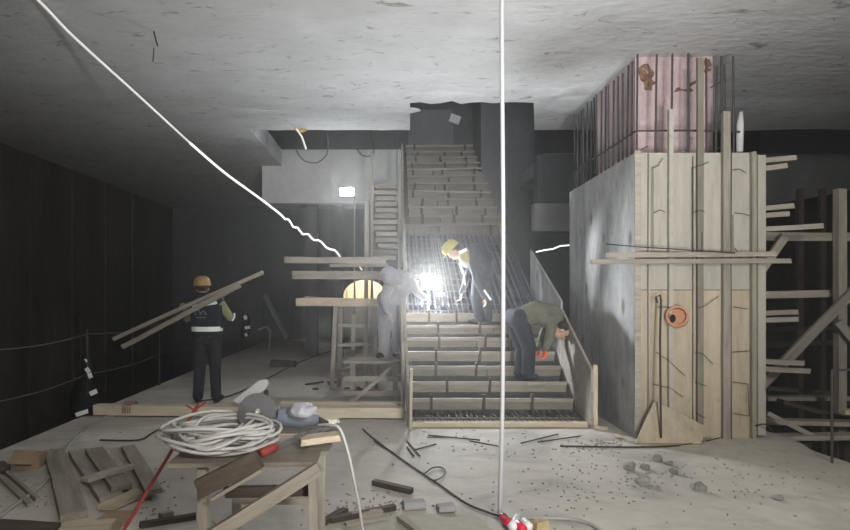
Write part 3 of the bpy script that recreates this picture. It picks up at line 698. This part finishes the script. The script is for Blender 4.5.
floorcable('floor_cable', [(524, 518), (545, 518), (570, 519), (590, 524), (604, 533)], .013, 'grey_cable', 'grey cable running right from the plugs along the floor')
floorcable('floor_cable', [(363, 429), (372, 437), (400, 458), (425, 475), (440, 485), (466, 503), (490, 513), (512, 520)], .008, 'dark_cable', 'thin dark cable crossing the middle floor to the plugs')
c = [(424, 474), (432, 468), (440, 467), (445, 470), (443, 476), (436, 480), (430, 479)]
floorcable('cable_loop', c, .006, 'dark_cable', 'small loop of dark wire lying on the thin dark cable', .02)
floorcable('floor_cable', [(128, 412), (105, 418), (80, 435), (66, 449), (56, 468), (40, 487), (18, 503), (-8, 522)], .016, 'grey_cable', 'grey cable curving over the floor past the left plank')
floorcable('floor_cable', [(200, 401), (240, 392), (300, 362), (336, 350), (372, 346)], .012, 'dark_cable', 'dark cable running back over the far floor behind the carrying worker')

# ---------------------------------------------------------------- saw bench in the foreground
bz = .80
bn = empty('saw_bench', (-.65, 3.1, 0), 'rough timber work bench in the foreground under the cable coil', 'bench')
B_ = lambda n, a, b, w_, t_, m_='grey_wood', roll=0: plank(n, a, b, w_, t_, M[m_], bn, roll=roll, rough=.002)
for k in range(4):
    yy = 2.86+.19*k
    B_('top_board', (-1.0+.02*random.random(), yy, bz-.015), (-.32+random.uniform(-.01, .05), yy+.01, bz-.011), .18, .02, 'riser' if k != 2 else 'pine')
for (px, Y) in ((203, 2.85), (313, 2.85), (236, 3.38), (322, 3.4)):
    x = at(px, 0, Y).x
    B_('leg', (x+random.uniform(-.02, .02), Y, 0), (x, Y, bz-.03), .04, .05)
B_('cross_rail', at(225, 492, 2.92), at(316, 490, 2.92), .03, .05, 'dark_wood')
B_('cross_rail', at(232, 500, 3.36), at(316, 500, 3.36), .03, .04)
B_('brace', at(190, 549, 2.72), at(321, 467, 2.72), .05, .055)
B_('brace', at(199, 489, 2.71), at(259, 459, 2.71), .04, .08, 'dark_wood')
B_('brace', at(212, 499, 2.72), at(262, 470, 2.72), .03, .015, 'riser')
# white cable coil
random.seed(5)
m = MB(); pts = []
cx, cy = at(219, 440, 3.0).x, 3.02
for k in range(26*17):
    a = 2*math.pi*k/26; j = k/26
    rx = .225+.065*math.sin(j*2.1)-.01*(j % 4); ry = .20+.05*math.cos(j*1.7)
    pts.append((cx+.035*math.sin(j*2.7)+rx*math.cos(a), cy+.03*math.cos(j*1.3)+ry*math.sin(a), bz+.014+.0058*j+.016*(1+math.sin(a*2+j*1.9))))
m.tube(pts, .0085, 6)
m.build('cable_coil', M['white_cable'], smooth=True)
o = bpy.data.objects['cable_coil']; tag(o, 'heaped coil of white cable lying on the saw bench', 'cable coil')
# angle grinder
g = empty('angle_grinder', at(257, 425, 3.2), 'grey angle grinder with a large dark disc standing on the bench', 'grinder')
c = at(257, 412, 3.16)
Dm = Matrix.Translation(c) @ Euler((R(82), 0, R(14))).to_matrix().to_4x4()
MB().lathe([(.096, -.002), (.096, .002)], 40, Dm).build('cutting_disc', M['disc'], g)
MB().lathe([(.018, -.004), (.018, .006), (.008, .01)], 20, Dm).build('disc_nut', M['steel'], g)
pts = []
gm = MB(); A = []
for k in range(15):
    a = R(-20)+R(190)*k/14
    for rr_, zz in ((.106, -.03), (.106, .012)):
        A.append(gm.bm.verts.new(Dm @ Vector((rr_*math.cos(a), -rr_*math.sin(a)*-1 if 0 else rr_*math.sin(a), zz))))
for k in range(14): gm.bm.faces.new([A[2*k], A[2*k+1], A[2*k+3], A[2*k+2]])
bmesh.ops.solidify(gm.bm, geom=gm.bm.faces[:], thickness=.003)
gm.build('disc_guard', M['steel'], g)
b0, b1, b2 = at(268, 416, 3.24), at(301, 418, 3.26), at(318, 420, 3.28)
MB().tube([b0, b0.lerp(b1, .3), b0.lerp(b1, .35), b1, b1.lerp(b2, .4), b2], [.03, .04, .052, .054, .044, .028], 16).build('motor_body', M['motor'], g, smooth=True)
MB().tube([b2, at(327, 424, 3.26)], [.02, .017], 12).build('rear_handle', M['dark_cable'], g, smooth=True)
m = MB().ball(at(301, 410, 3.17), (.078, .05, .036), u=20, v=12)
for v in m.bm.verts: v.co += noise.noise_vector(v.co*22)*.018
o = m.build('plastic_bag', M['bag']); tag(o, 'crumpled white plastic bag on top of the grinder body', 'bag')
# steel bar with a red grip
pb = empty('red_grip_bar', at(270, 455, 2.85), 'flat steel bar with a red grip lying across the front of the bench', 'hand tool')
a0 = at(260, 456, 2.80)+Vector((0, 0, .012)); a1 = at(277, 449, 2.86)+Vector((0, 0, .012)); a2 = at(338, 425, 3.35)+Vector((0, 0, .012))
MB().tube([a0, a0.lerp(a1, .1), a0.lerp(a1, .9), a1], [.015, .021, .021, .015], 12).build('red_grip', M['red'], pb, smooth=True)
plank('flat_bar', a1, a2, .03, .018, M['steel'], pb, rough=0)
for (x, y, Y, s) in ((300, 436, 3.05, .03), (316, 432, 3.15, .035), (323, 425, 3.3, .03)):
    MB().tube([at(x-4, y+2, Y), at(x+5, y-3, Y)], [s*.5, s*.35], 8).build('clamp', M['steel'], pb)
o = plank('bench_offcut', at(300, 441, 3.0), at(338, 436, 3.05), .1, .03, M['pine']); tag(o, 'pale board offcut at the right end of the bench top', 'plank')
o = plank('bench_offcut', at(322, 421, 3.5), at(338, 421, 3.5), .07, .03, M['pine']); tag(o, 'small pale block at the far right corner of the bench', 'block')
o = MB().tube(smoothpath([at(318, 425, 3.25), at(330, 425, 3.2), at(340, 429, 3.15), at(348, 452, 3.15), at(354, 480, 3.2), at(359, 505, 3.3), at(364, 535, 3.4), Vector((-.08, 3.6, .012)), Vector((.1, 3.5, .012))], 6), .0075, 6).build('grinder_cable', M['white_cable'], smooth=True); tag(o, 'thin white cable dropping from the bench right end to the floor', 'cable')
o = MB().tube([at(104, 563, 3.0), at(168, 457, 3.35), at(198, 404, 3.6)], .009, 8); o.tube([at(196, 409, 3.6), at(206, 402, 3.65)], .006, 6)
o.tube([at(186, 405, 3.6), at(198, 412, 3.6)], .006, 6)
o = o.build('red_prop_bar', M['red']); tag(o, 'thin red metal bar slanting left of the cable coil', 'bar')

# ---------------------------------------------------------------- left foreground litter
def fl_plank(name, a, b, wd, th, mt_n, label, z=None, cat='plank', group=None):
    z = th/2+.002 if z is None else z
    o = plank(name, onfloor(*a, z), onfloor(*b, z), wd, th, M[mt_n]); return tag(o, label, cat, group)
fl_plank('floor_plank', (54, 452), (74, 516), .17, .05, 'grey_wood', 'wide grey plank lying alone on the left floor beside the broken boards')
fl_plank('broken_board', (78, 452), (112, 500), .17, .045, 'grey_wood', 'leftmost broken board of the heap left of the bench')
fl_plank('broken_board', (94, 450), (122, 488), .15, .04, 'riser', 'second broken board of the heap left of the bench', .07)
fl_plank('broken_board', (113, 450), (142, 497), .14, .04, 'grey_wood', 'middle broken board of the heap left of the bench', .024)
fl_plank('broken_board', (128, 447), (154, 492), .12, .035, 'riser', 'rightmost broken board of the heap left of the bench', .066)
fl_plank('broken_board', (84, 480), (132, 466), .10, .03, 'grey_wood', 'narrow board lying crosswise on the broken board heap', .11)
fl_plank('broken_board', (104, 508), (142, 491), .12, .035, 'pine', 'short pale board crosswise at the near end of the heap', .03)
bx_ = empty('cardboard_box', onfloor(21, 470), 'brown open cardboard box on the floor at the far left', 'box')
c = onfloor(21, 470); rz = Euler((0, 0, .12)).to_matrix()
MB().box(c+Vector((0.02, .12, .055)), (.20, .18, .11), rz, .006).build('carton', M['card'], bx_)
MB().box(c+Vector((.02, .0, .11)), (.20, .16, .01), Euler((.5, .05, .12)).to_matrix(), .004).build('flap', M['card'], bx_)
o = MB().box(onfloor(-14, 474, .06)+Vector((0, .2, 0)), (.12, .22, .11), rz, .03).build('sack', M['dark_wood'], bevel=.04); tag(o, 'dark reddish sack at the left frame edge behind the box', 'sack')
fl_plank('floor_batten', (-4, 473), (30, 505), .035, .025, 'grey_wood', 'dark batten on the floor at far left, the outer one')
fl_plank('floor_batten', (6, 472), (38, 500), .03, .03, 'grey_wood', 'thin grey batten beside the dark one at far left')
fl_plank('floor_batten', (-20, 530), (46, 534), .3, .04, 'dark_wood', 'dark board at the lower left corner of the floor')
fl_plank('floor_batten', (60, 530), (112, 527), .2, .04, 'pine', 'pale board at the bottom edge left of the bench')
fl_plank('plywood_offcut', (104, 528), (122, 512), .2, .03, 'card', 'brown triangular offcut at the bottom near the red bar')
o = MB().tube(smoothpath([onfloor(100, 440, .02), onfloor(138, 440, .02), onfloor(152, 433, .03), onfloor(166, 425, .02)], 4), .01, 5).build('floor_wire', M['rebar_dark']); tag(o, 'bent dark rebar on the floor left of the cable coil', 'wire')
random.seed(9)
for (a, b, lb) in (((140, 525), (196, 516), 'dark stick on the floor under the left bench legs'), ((160, 517), (172, 514), 'small wood block by the left bench legs'),
                   ((330, 520), (395, 507), 'brown splintered stick in the scrap heap right of the bench'), ((345, 526), (388, 518), 'pale broken stick at the front of the scrap heap'),
                   ((352, 515), (382, 512), 'grey stick across the back of the scrap heap'), ((322, 523), (345, 510), 'short brown stick beside the right bench leg')):
    th = .035 if 'stick' in lb else .05
    fl_plank('wood_scrap', a, b, .05, th, 'dark_wood' if 'dark' in lb or 'brown' in lb else 'grey_wood', lb, cat='wood scrap')
o = MB().prism([onfloor(339, 533, .02), onfloor(345, 522, .02), onfloor(420, 513, .02), onfloor(478, 516, .02), onfloor(496, 533, .02)], (0, 0, -.018)).build('plywood_sheet', M['ply_dust']); tag(o, 'pale plywood sheet lying on the floor at the bottom centre', 'plywood')
fl_plank('wood_scrap', (400, 517), (418, 531), .05, .03, 'grey_wood', 'grey stick lying on the plywood sheet', .04, 'wood scrap')
fl_plank('wood_scrap', (374, 482), (412, 491), .06, .04, 'dark_wood', 'dark wood stick alone on the floor right of the bench', cat='wood scrap')
for (px, py, s, lb) in ((414, 504, .10, 'flat pale block on the floor left of the plywood sheet'), (446, 508, .08, 'small flat tile piece on the plywood sheet')):
    o = MB().box(onfloor(px, py, .03), (s*1.6, s, .05), Euler((0, 0, .2)).to_matrix(), .006).build('tile_piece', M['conc'], bevel=.006); tag(o, lb, 'block')
for (a, b) in (((374, 441), (394, 453)), ((407, 441), (420, 456)), ((407, 447), (414, 456)), ((414, 450), (436, 444)), ((428, 435), (480, 440)), ((470, 441), (498, 446)), ((521, 443), (558, 434)), ((538, 442), (580, 436)), ((427, 437), (450, 437))):
    o = MB().tube([onfloor(*a, .012), onfloor(*b, .016)], .0075, 5).build('rebar_offcut', M['rebar_dark']); tag(o, 'short dark rebar offcut on the floor before the stair', 'rebar', 'rebar offcuts before the stair')
random.seed(31)
def chips(name, spots, n, label, mt_n, smax=.03):
    m = MB()
    for k in range(n):
        cx_, cy_, rx_, ry_ = random.choice(spots)
        p = onfloor(cx_+random.gauss(0, rx_*.5), max(cy_+random.gauss(0, ry_*.5), 360), .004)
        if p.x < FXL+.1 or p.x > FXR-.2: continue
        m.box(p, (random.uniform(.01, smax), random.uniform(.006, smax*.5), .008), Euler((random.uniform(-.3, .3), random.uniform(-.3, .3), random.uniform(0, 3))).to_matrix(), .002)
    o = m.build(name, M[mt_n]); tag(o, label, 'debris', kind='stuff')
chips('wood_chips', [(360, 510, 50, 26), (160, 500, 80, 50), (60, 480, 60, 40), (360, 385, 50, 14), (470, 440, 120, 20), (600, 446, 30, 8)], 420, 'scattered small wood chips and sawdust over the floor', 'grey_wood', .03)
chips('concrete_crumbs', [(650, 476, 60, 22), (740, 484, 120, 30), (560, 490, 90, 50)], 260, 'scattered grey concrete crumbs over the floor right of the hanging cable', 'rubble', .022)
# rubble by the column
for i, (px, py, s, lb) in enumerate(((630, 467, .09, 'pale lump leftmost in the rubble before the column'), (646, 467, .075, 'dark lump second from left in the rubble before the column'), (658, 459, .075, 'topmost lump of rubble just below the plywood offcut'),
      (670, 463, .06, 'small dark lump right of the topmost rubble'), (674, 471, .07, 'yellowish lump right in the rubble group'), (643, 481, .085, 'low flat lump nearest the camera in the rubble group'),
      (700, 487, .09, 'dark lump apart to the right of the rubble group'), (777, 497, .07, 'flat dark chip alone on the right floor'))):
    c = onfloor(px, py, s*.3); m = MB(); m.ball(c, (s*.62, s*.5, s*.4 if i != 7 else s*.15), u=9, v=6)
    for v in m.bm.verts: v.co += noise.noise_vector(v.co*17+Vector((i, 0, 0)))*s*.28
    o = m.build('rubble_lump', M['rubble']); tag(o, lb, 'rubble')
#PEOPLE
# ---------------------------------------------------------------- people
def skinmesh(name, segs, balls=(), voxel=.012, smooth=2):
    """tapered capsules and ellipsoids fused into one continuous surface; world coordinates"""
    m = MB()
    for (a, b, ra, rb) in segs:
        a, b = Vector(a), Vector(b); n = 6
        pts = [a.lerp(b, k/n) for k in range(n+1)]
        m.tube(pts, [ra+(rb-ra)*k/n for k in range(n+1)], 14)
        m.ball(a, ra, u=14, v=9); m.ball(b, rb, u=14, v=9)
    for (c, r, Mx) in balls: m.ball(c, r, Mx, u=16, v=12)
    me = m.mesh(name); o = bpy.data.objects.new(name, me); COL.objects.link(o)
    md = o.modifiers.new('r', 'REMESH'); md.mode = 'VOXEL'; md.voxel_size = voxel; md.use_smooth_shade = True
    if smooth:
        md = o.modifiers.new('s', 'SMOOTH'); md.iterations = smooth; md.factor = .5
    bpy.context.view_layer.update()
    dg = bpy.context.evaluated_depsgraph_get(); ev = o.evaluated_get(dg)
    me2 = bpy.data.meshes.new_from_object(ev); bpy.data.objects.remove(o)
    return me2
def put(name, me, mt_n, root):
    Mw = MATW[root.name]; me.transform(Mw.inverted()); me.materials.clear(); me.materials.append(M[mt_n])
    for p in me.polygons: p.use_smooth = True
    return link(bpy.data.objects.new(name, me), root, Mw.copy())

def hand(wr, d, palm_n, s=1.0, curl=.6, side=1):
    """segments of a palm with four unequal bent fingers and a thumb; d = pointing direction, palm_n = palm normal"""
    d = Vector(d).normalized(); nrm = Vector(palm_n); nrm = (nrm-d*nrm.dot(d)).normalized(); ac = d.cross(nrm)
    S = []
    pc = wr+d*.045*s
    for k in (-1, 0, 1): S.append((wr+ac*.012*k, wr+d*.085*s+ac*.026*k, .014, .013))
    for k, L in ((-1.5, .068), (-.5, .082), (.5, .078), (1.5, .060)):
        a = wr+d*.085*s+ac*.019*k
        d1 = (d*math.cos(curl*.6)+nrm*math.sin(curl*.6)); d2 = (d*math.cos(curl*1.7)+nrm*math.sin(curl*1.7))
        b = a+d1*L*.5; c = b+d2*L*.5
        S += [(a, b, .0092, .0085), (b, c, .0085, .0075)]
    a = wr+d*.03*s+ac*.028*side; b = a+(d*.5+ac*.75*side+nrm*.3).normalized()*.04; c = b+(d*.8+nrm*.6).normalized()*.032
    S += [(a, b, .012, .010), (b, c, .010, .0085)]
    return S

def person(loc, label, J, look, up, top, bottom, helmet=None, group=None, bare_hands=True, hood=None, girth=1.0, torso_len=None):
    """J: world joint positions. look = face direction, up = crown direction."""
    r = empty('person', loc, label, 'person', group)
    V = {k: Vector(v) for k, v in J.items()}
    look = Vector(look).normalized(); up = Vector(up).normalized(); up = (up-look*up.dot(look)).normalized(); rt = look.cross(up)
    B = Matrix((rt, look, up)).transposed().to_4x4()
    hc = V['head']; S = []; bl = []
    hips = (V['hipL']+V['hipR'])/2; shc = (V['shL']+V['shR'])/2; mid = hips.lerp(shc, .5)+V.get('bow', Vector())
    S += [(hips, mid, .11, .105), (mid, shc-(shc-mid)*.1, .105, .11), (V['shL'], V['shR'], .055, .055), (shc, hc-up*.07, .055, .05), (V['hipL'], V['hipR'], .095, .095)]
    for s in 'LR':
        S += [(V['hip'+s], V['kn'+s], .082, .055), (V['kn'+s], V['an'+s], .054, .038), (V['an'+s], V['toe'+s], .040, .03),
              (V['sh'+s], V['el'+s], .048, .038), (V['el'+s], V['wr'+s], .038, .026)]
        S += hand(V['wr'+s], V['hd'+s], V.get('pn'+s, Vector((0, -1, 0))), 1, .7, 1 if s == 'L' else -1)
    bl += [(hc+up*.02, (.075, .095, .10), B), (hc-up*.055+look*.025, (.05, .055, .05), B)]
    bl += [(hc-up*.012+look*.095, (.012, .018, .022), B), (hc+rt*.077-up*.01, (.012, .02, .03), B), (hc-rt*.077-up*.01, (.012, .02, .03), B)]
    body = put('body', skinmesh('body', S, bl, .0075, 1), 'skin', r)
    for sd in (-1, 1):
        MB().ball(hc+look*.088+rt*.032*sd+up*.012, .011, u=10, v=8).build('eye', M['black'], r, smooth=True)
    MB().ball(hc+look*.080-up*.055, (.022, .012, .005), B, u=10, v=6).build('mouth', M['redplug' if 0 else 'card'], r)
    hb = MB().ball(hc+up*.035-look*.022, (.083, .088, .088), B, u=18, v=12)
    hb.build('hair', M['hair'], r, smooth=True)
    # trousers
    g = girth
    S = [(V['hipL'], V['hipR'], .118*g, .118*g), (hips, hips.lerp(mid, .35), .125*g, .12*g)]
    for s in 'LR':
        S += [(V['hip'+s], V['kn'+s], .105*g, .082*g), (V['kn'+s], V['an'+s]+(V['kn'+s]-V['an'+s])*.02, .080*g, .072*g)]
    put('trousers', skinmesh('trousers', S, (), .012), bottom, r)
    # top with sleeves
    ax = (shc-hips).normalized(); sd = (V['shR']-V['shL']).normalized()
    S = [(hips+ax*.03+sd*.05, mid+sd*.05, .118*g, .125*g), (hips+ax*.03-sd*.05, mid-sd*.05, .118*g, .125*g),
         (mid+sd*.05, shc-ax*.08+sd*.07, .125*g, .118*g), (mid-sd*.05, shc-ax*.08-sd*.07, .125*g, .118*g), (V['shL'], V['shR'], .076*g, .076*g), (mid, shc-(shc-mid)*.07, .130*g, .130*g), (shc, shc.lerp(hc, .35), .078, .068)]
    put('shirt' if not hood else 'jacket', skinmesh('shirt', S+[z for s in 'LR' for z in ((V['sh'+s], V['el'+s], .070*g, .055*g), (V['el'+s], V['wr'+s], .055*g, .042*g))], (), .012), top, r)
    for s in 'LR':
        S = [(V['an'+s]+Vector((0, 0, .04)), V['an'+s]-Vector((0, 0, .02)), .055, .052), (V['an'+s]-Vector((0, 0, .03)), V['toe'+s], .05, .042)]
        me = skinmesh('boot', S, (), .012)
        zf = min(V['an'+s].z, V['toe'+s].z)-.075
        for v in me.vertices: v.co.z = max(v.co.z, zf)
        put('boot', me, 'boot', r)
    if helmet:
        Mh = Matrix.Translation(hc+up*.055-look*.005) @ B @ Matrix.Diagonal((1, 1.16, 1, 1))
        h = MB().lathe([(.128, -.01), (.118, .0), (.116, .03), (.110, .065), (.090, .10), (.055, .122), (.012, .130)], 28, Mh)
        ho = h.build('helmet', M[helmet], r, smooth=True)
        MB().prism([Mh @ Vector((x, y, -.008)) for x, y in ((-.10, .06), (-.075, .135), (0, .165), (.075, .135), (.10, .06))], up*.008).build('visor', M[helmet], ho)
        MB().box(Mh @ Vector((0, 0, .118)), (.02, .17, .02), B.to_3x3()).build('ridge', M[helmet], ho, bevel=.004)
    if hood:
        S = [(hc+up*.03, shc.lerp(hc, .3), .125, .12)]
        put('hood', skinmesh('hood', S, (), .014), hood, r)
    return r, V

# 1: the carrier, seen from behind, feet on the floor at left
Y = 8.65
x0 = at(208, 0, Y).x
J = dict(head=(x0-.085, Y+.03, 1.585), hipL=(x0-.10, Y, .90), hipR=(x0+.09, Y, .90), knL=(x0-.12, Y+.02, .48), knR=(x0+.10, Y+.0, .48),
         anL=(x0-.13, Y-.03, .085), anR=(x0+.12, Y-.02, .085), toeL=(x0-.15, Y+.12, .055), toeR=(x0+.15, Y+.13, .055),
         shL=(x0-.20, Y, 1.37), shR=(x0+.17, Y, 1.37), elL=(x0-.33, Y+.14, 1.17), wrL=(x0-.36, Y+.13, 1.27), hdL=(-.1, -.1, .3), pnL=(.3, -1, 0),
         elR=(x0+.30, Y+.03, 1.19), wrR=(x0+.17, Y+.17, 1.36), hdR=(-.1, -.3, .5), pnR=(0, -1, .4))
p1, V1 = person((x0, Y, 0), 'worker in orange brown helmet and navy vest carrying two boards, seen from behind', J, (-.25, 1, 0), (-.05, 0, 1), 'olive2', 'navy2', 'helmet', group=None)
def wrap(name, z0, z1, cx, cy, rx, ry, mt_n, root, a0=0, a1=360, th=.0, flare=0, n=40):
    m = MB(); g = []
    for i in range(n+1):
        a = R(a0+(a1-a0)*i/n)
        g.append([m.bm.verts.new((cx+(rx+flare*j)*math.copysign(abs(math.cos(a))**.8, math.cos(a)), cy+ry*math.copysign(abs(math.sin(a))**.8, math.sin(a)), z0+(z1-z0)*j/6)) for j in range(7)])
    for i in range(n):
        for j in range(6): m.bm.faces.new([g[i][j], g[i+1][j], g[i+1][j+1], g[i][j+1]])
    bmesh.ops.remove_doubles(m.bm, verts=m.bm.verts[:], dist=1e-5)
    bmesh.ops.solidify(m.bm, geom=m.bm.faces[:], thickness=.006)
    return m.build(name, M[mt_n], root, smooth=False)
vx, vy = x0-.01, Y
v1 = wrap('safety_vest', .93, 1.36, vx, vy, .205, .160, 'navy', p1, flare=.004)
sh = MB().tube([(vx-.19, vy, 1.36), (vx-.10, vy, 1.44), (vx+.08, vy, 1.44), (vx+.18, vy, 1.36)], [.09, .10, .10, .09], 14).build('vest_shoulder', M['navy'], p1, smooth=True)
wrap('reflective_band', 1.00, 1.065, vx, vy, .211, .166, 'refl', v1)
Zb = vy-.168
def tape(a, b, w_, root, y=None):
    o = plank('reflective_tape', a, b, .006, w_, M['refl'], root, rough=0, nseg=2)
tape((vx-.16, Zb, 1.345), (vx+.18, Zb, 1.40), .045, v1); tape((vx-.10, Zb-.0, 1.40), (vx+.0, Zb, 1.42), .03, v1); tape((vx+.09, Zb, 1.42), (vx+.11, Zb, 1.50), .05, v1)
mk = MB()
s_ = 8.48/620
def lp(px, py): 
    q = at(px, py, Zb-.006); return q
mk.tube(smoothpath([lp(195, 315), lp(195.5, 311.5), lp(197.5, 310), lp(199.5, 311.5), lp(200.5, 314.5)], 4), .009, 5)
mk.tube([lp(200.5, 314.5), lp(203, 310.5), lp(206.5, 314.5)], .009, 5)
mk.build('vest_emblem', M['steel'], v1)
mk = MB()
for k in range(5): mk.box(lp(197+k*2.0, 317.6), (.018, .004, .016))
mk.build('vest_lettering', M['steel'], v1)
ew = Vector(J['elR'])
MB().tube([ew+Vector((.045, -.07, -.05)), ew+Vector((.075, -.05, .0)), ew+Vector((.07, -.04, .06))], .012, 6).build('sleeve_tape', M['refl'], p1)
# the two boards on the shoulder
o = plank('carried_board', at(114, 339, 8.25), at(263, 272.5, 8.45), .10, .05, M['grey_wood'], nseg=8); tag(o, 'upper of the two boards the helmeted worker carries on the shoulder', 'plank')
o = plank('carried_board', at(123, 347, 8.20), at(240, 285, 8.30), .09, .06, M['grey_wood'], nseg=8); tag(o, 'lower of the two boards the helmeted worker carries', 'plank')

# 2: yellow helmet, stooping on the upper steps of the lower flight
Y = 9.2; zf = sz(5)
x0 = at(484, 0, Y).x
J = dict(head=at(454, 252, 8.95), hipL=(x0-.07, Y-.06, zf+.78), hipR=(x0+.03, Y+.12, zf+.78), knL=(x0-.13, Y-.13, zf+.42), knR=(x0+.03, Y+.06, zf+.42),
         anL=(x0-.07, Y-.02, zf+.085), anR=(x0+.06, Y+.06, zf+.085), toeL=(x0-.20, Y-.03, zf+.055), toeR=(x0-.06, Y+.05, zf+.055),
         shL=at(471, 256, 8.85), shR=at(478, 252, 9.2), elL=at(477, 280, 8.86), wrL=at(484, 297, 8.88), hdL=(.3, 0, -1), pnL=(-1, 0, 0),
         elR=at(468, 275, 9.25), wrR=at(462, 292, 9.25), hdR=(-.1, 0, -1), pnR=(-1, 0, 0), bow=Vector((.06, 0, .04)))
p2, V2 = person((x0, Y, zf), 'worker in yellow helmet and navy clothes stooping high on the stair', J, (-.75, -.25, -.75), (-.7, 0, .65), 'navy', 'jean', 'helmet_y', girth=1.05)
# yellow yoke and tapes
MB().ball(at(465, 257, 8.88), (.10, .12, .12), u=16, v=10).build('hi_vis_yoke', M['olive2'], p2, smooth=True)
for (a, b, w_) in (((459, 253), (467, 249), 3.0), ((459, 263), (467, 267), 3.0), ((460, 265), (463, 272), 2), ((463, 272), (465, 285), 1.5), ((484, 290), (491, 300), 2)):
    plank('reflective_tape', at(*a, 8.73), at(*b, 8.73), .006, w_*8.73/F, M['refl'], p2, rough=0, nseg=2)

# 3: bending worker at the right stair edge
Y = 8.08; zf = sz(1)
x0 = at(516, 0, Y).x
J = dict(head=at(561, 331, 7.93), hipL=(x0+.02, Y-.10, zf+.80), hipR=(x0-.02, Y+.10, zf+.80), knL=at(529, 347, 7.98), knR=at(522, 347, 8.16),
         anL=(at(529, 0, 7.98).x, 8.02, zf+.085), anR=(at(521, 0, 8.1).x, 8.13, zf+.085), toeL=(at(535, 0, 8).x, 7.98, zf+.055), toeR=(at(529, 0, 8).x, 8.12, zf+.055),
         shL=at(552, 319, 7.88), shR=at(554, 313, 8.16), elL=at(549, 340, 7.83), wrL=at(546, 349, 7.76), hdL=(-.2, -.1, -1), pnL=(-1, 0, 0),
         elR=at(543, 336, 8.2), wrR=at(539, 348, 8.1), hdR=(-.2, -.1, -1), pnR=(-1, 0, 0), bow=Vector((.03, 0, .07)))
p3, V3 = person((x0, Y, zf), 'worker in olive shirt and dark blue trousers bending over the right stair edge', J, (.45, -.15, -.9), (.8, 0, -.1), 'olive', 'jean', None, girth=1.12)
for s in 'LR':
    put('glove', skinmesh('glove', [(a, b, ra*1.45, rb*1.45) for a, b, ra, rb in hand(V3['wr'+s], V3['hd'+s], V3['pn'+s], 1.0, .7, 1 if s == 'L' else -1)], (), .008), 'glove', p3)

# 4: pale hooded worker at the left stair edge on the low platform
Y = 8.75; zf = .597
J = dict(head=at(390, 277, 8.55), hipL=(-.03, Y, zf+.84), hipR=(.13, Y+.04, zf+.84), knL=(-.05, Y-.03, zf+.45), knR=(.14, Y+.03, zf+.45),
         anL=(-.06, Y, zf+.085), anR=(.14, Y+.05, zf+.085), toeL=(-.13, Y-.10, zf+.055), toeR=(.10, Y-.08, zf+.055),
         shL=at(390, 281, 8.65), shR=at(409, 278, 8.85), elL=at(384, 300, 8.5), wrL=at(388, 312, 8.42), hdL=(.1, -.2, -1), pnL=(1, 0, 0),
         elR=at(415, 290, 8.9), wrR=at(424, 298, 9.1), hdR=(.8, .4, -.3), pnR=(0, 0, -1), bow=Vector((.06, .05, .03)))
p4, V4 = person((.05, Y, zf), 'worker in pale grey hooded jacket and trousers leaning at the left stair edge', J, (-.8, -.2, -.5), (-.35, 0, .8), 'pale', 'pale', None, hood='pale', girth=1.15)
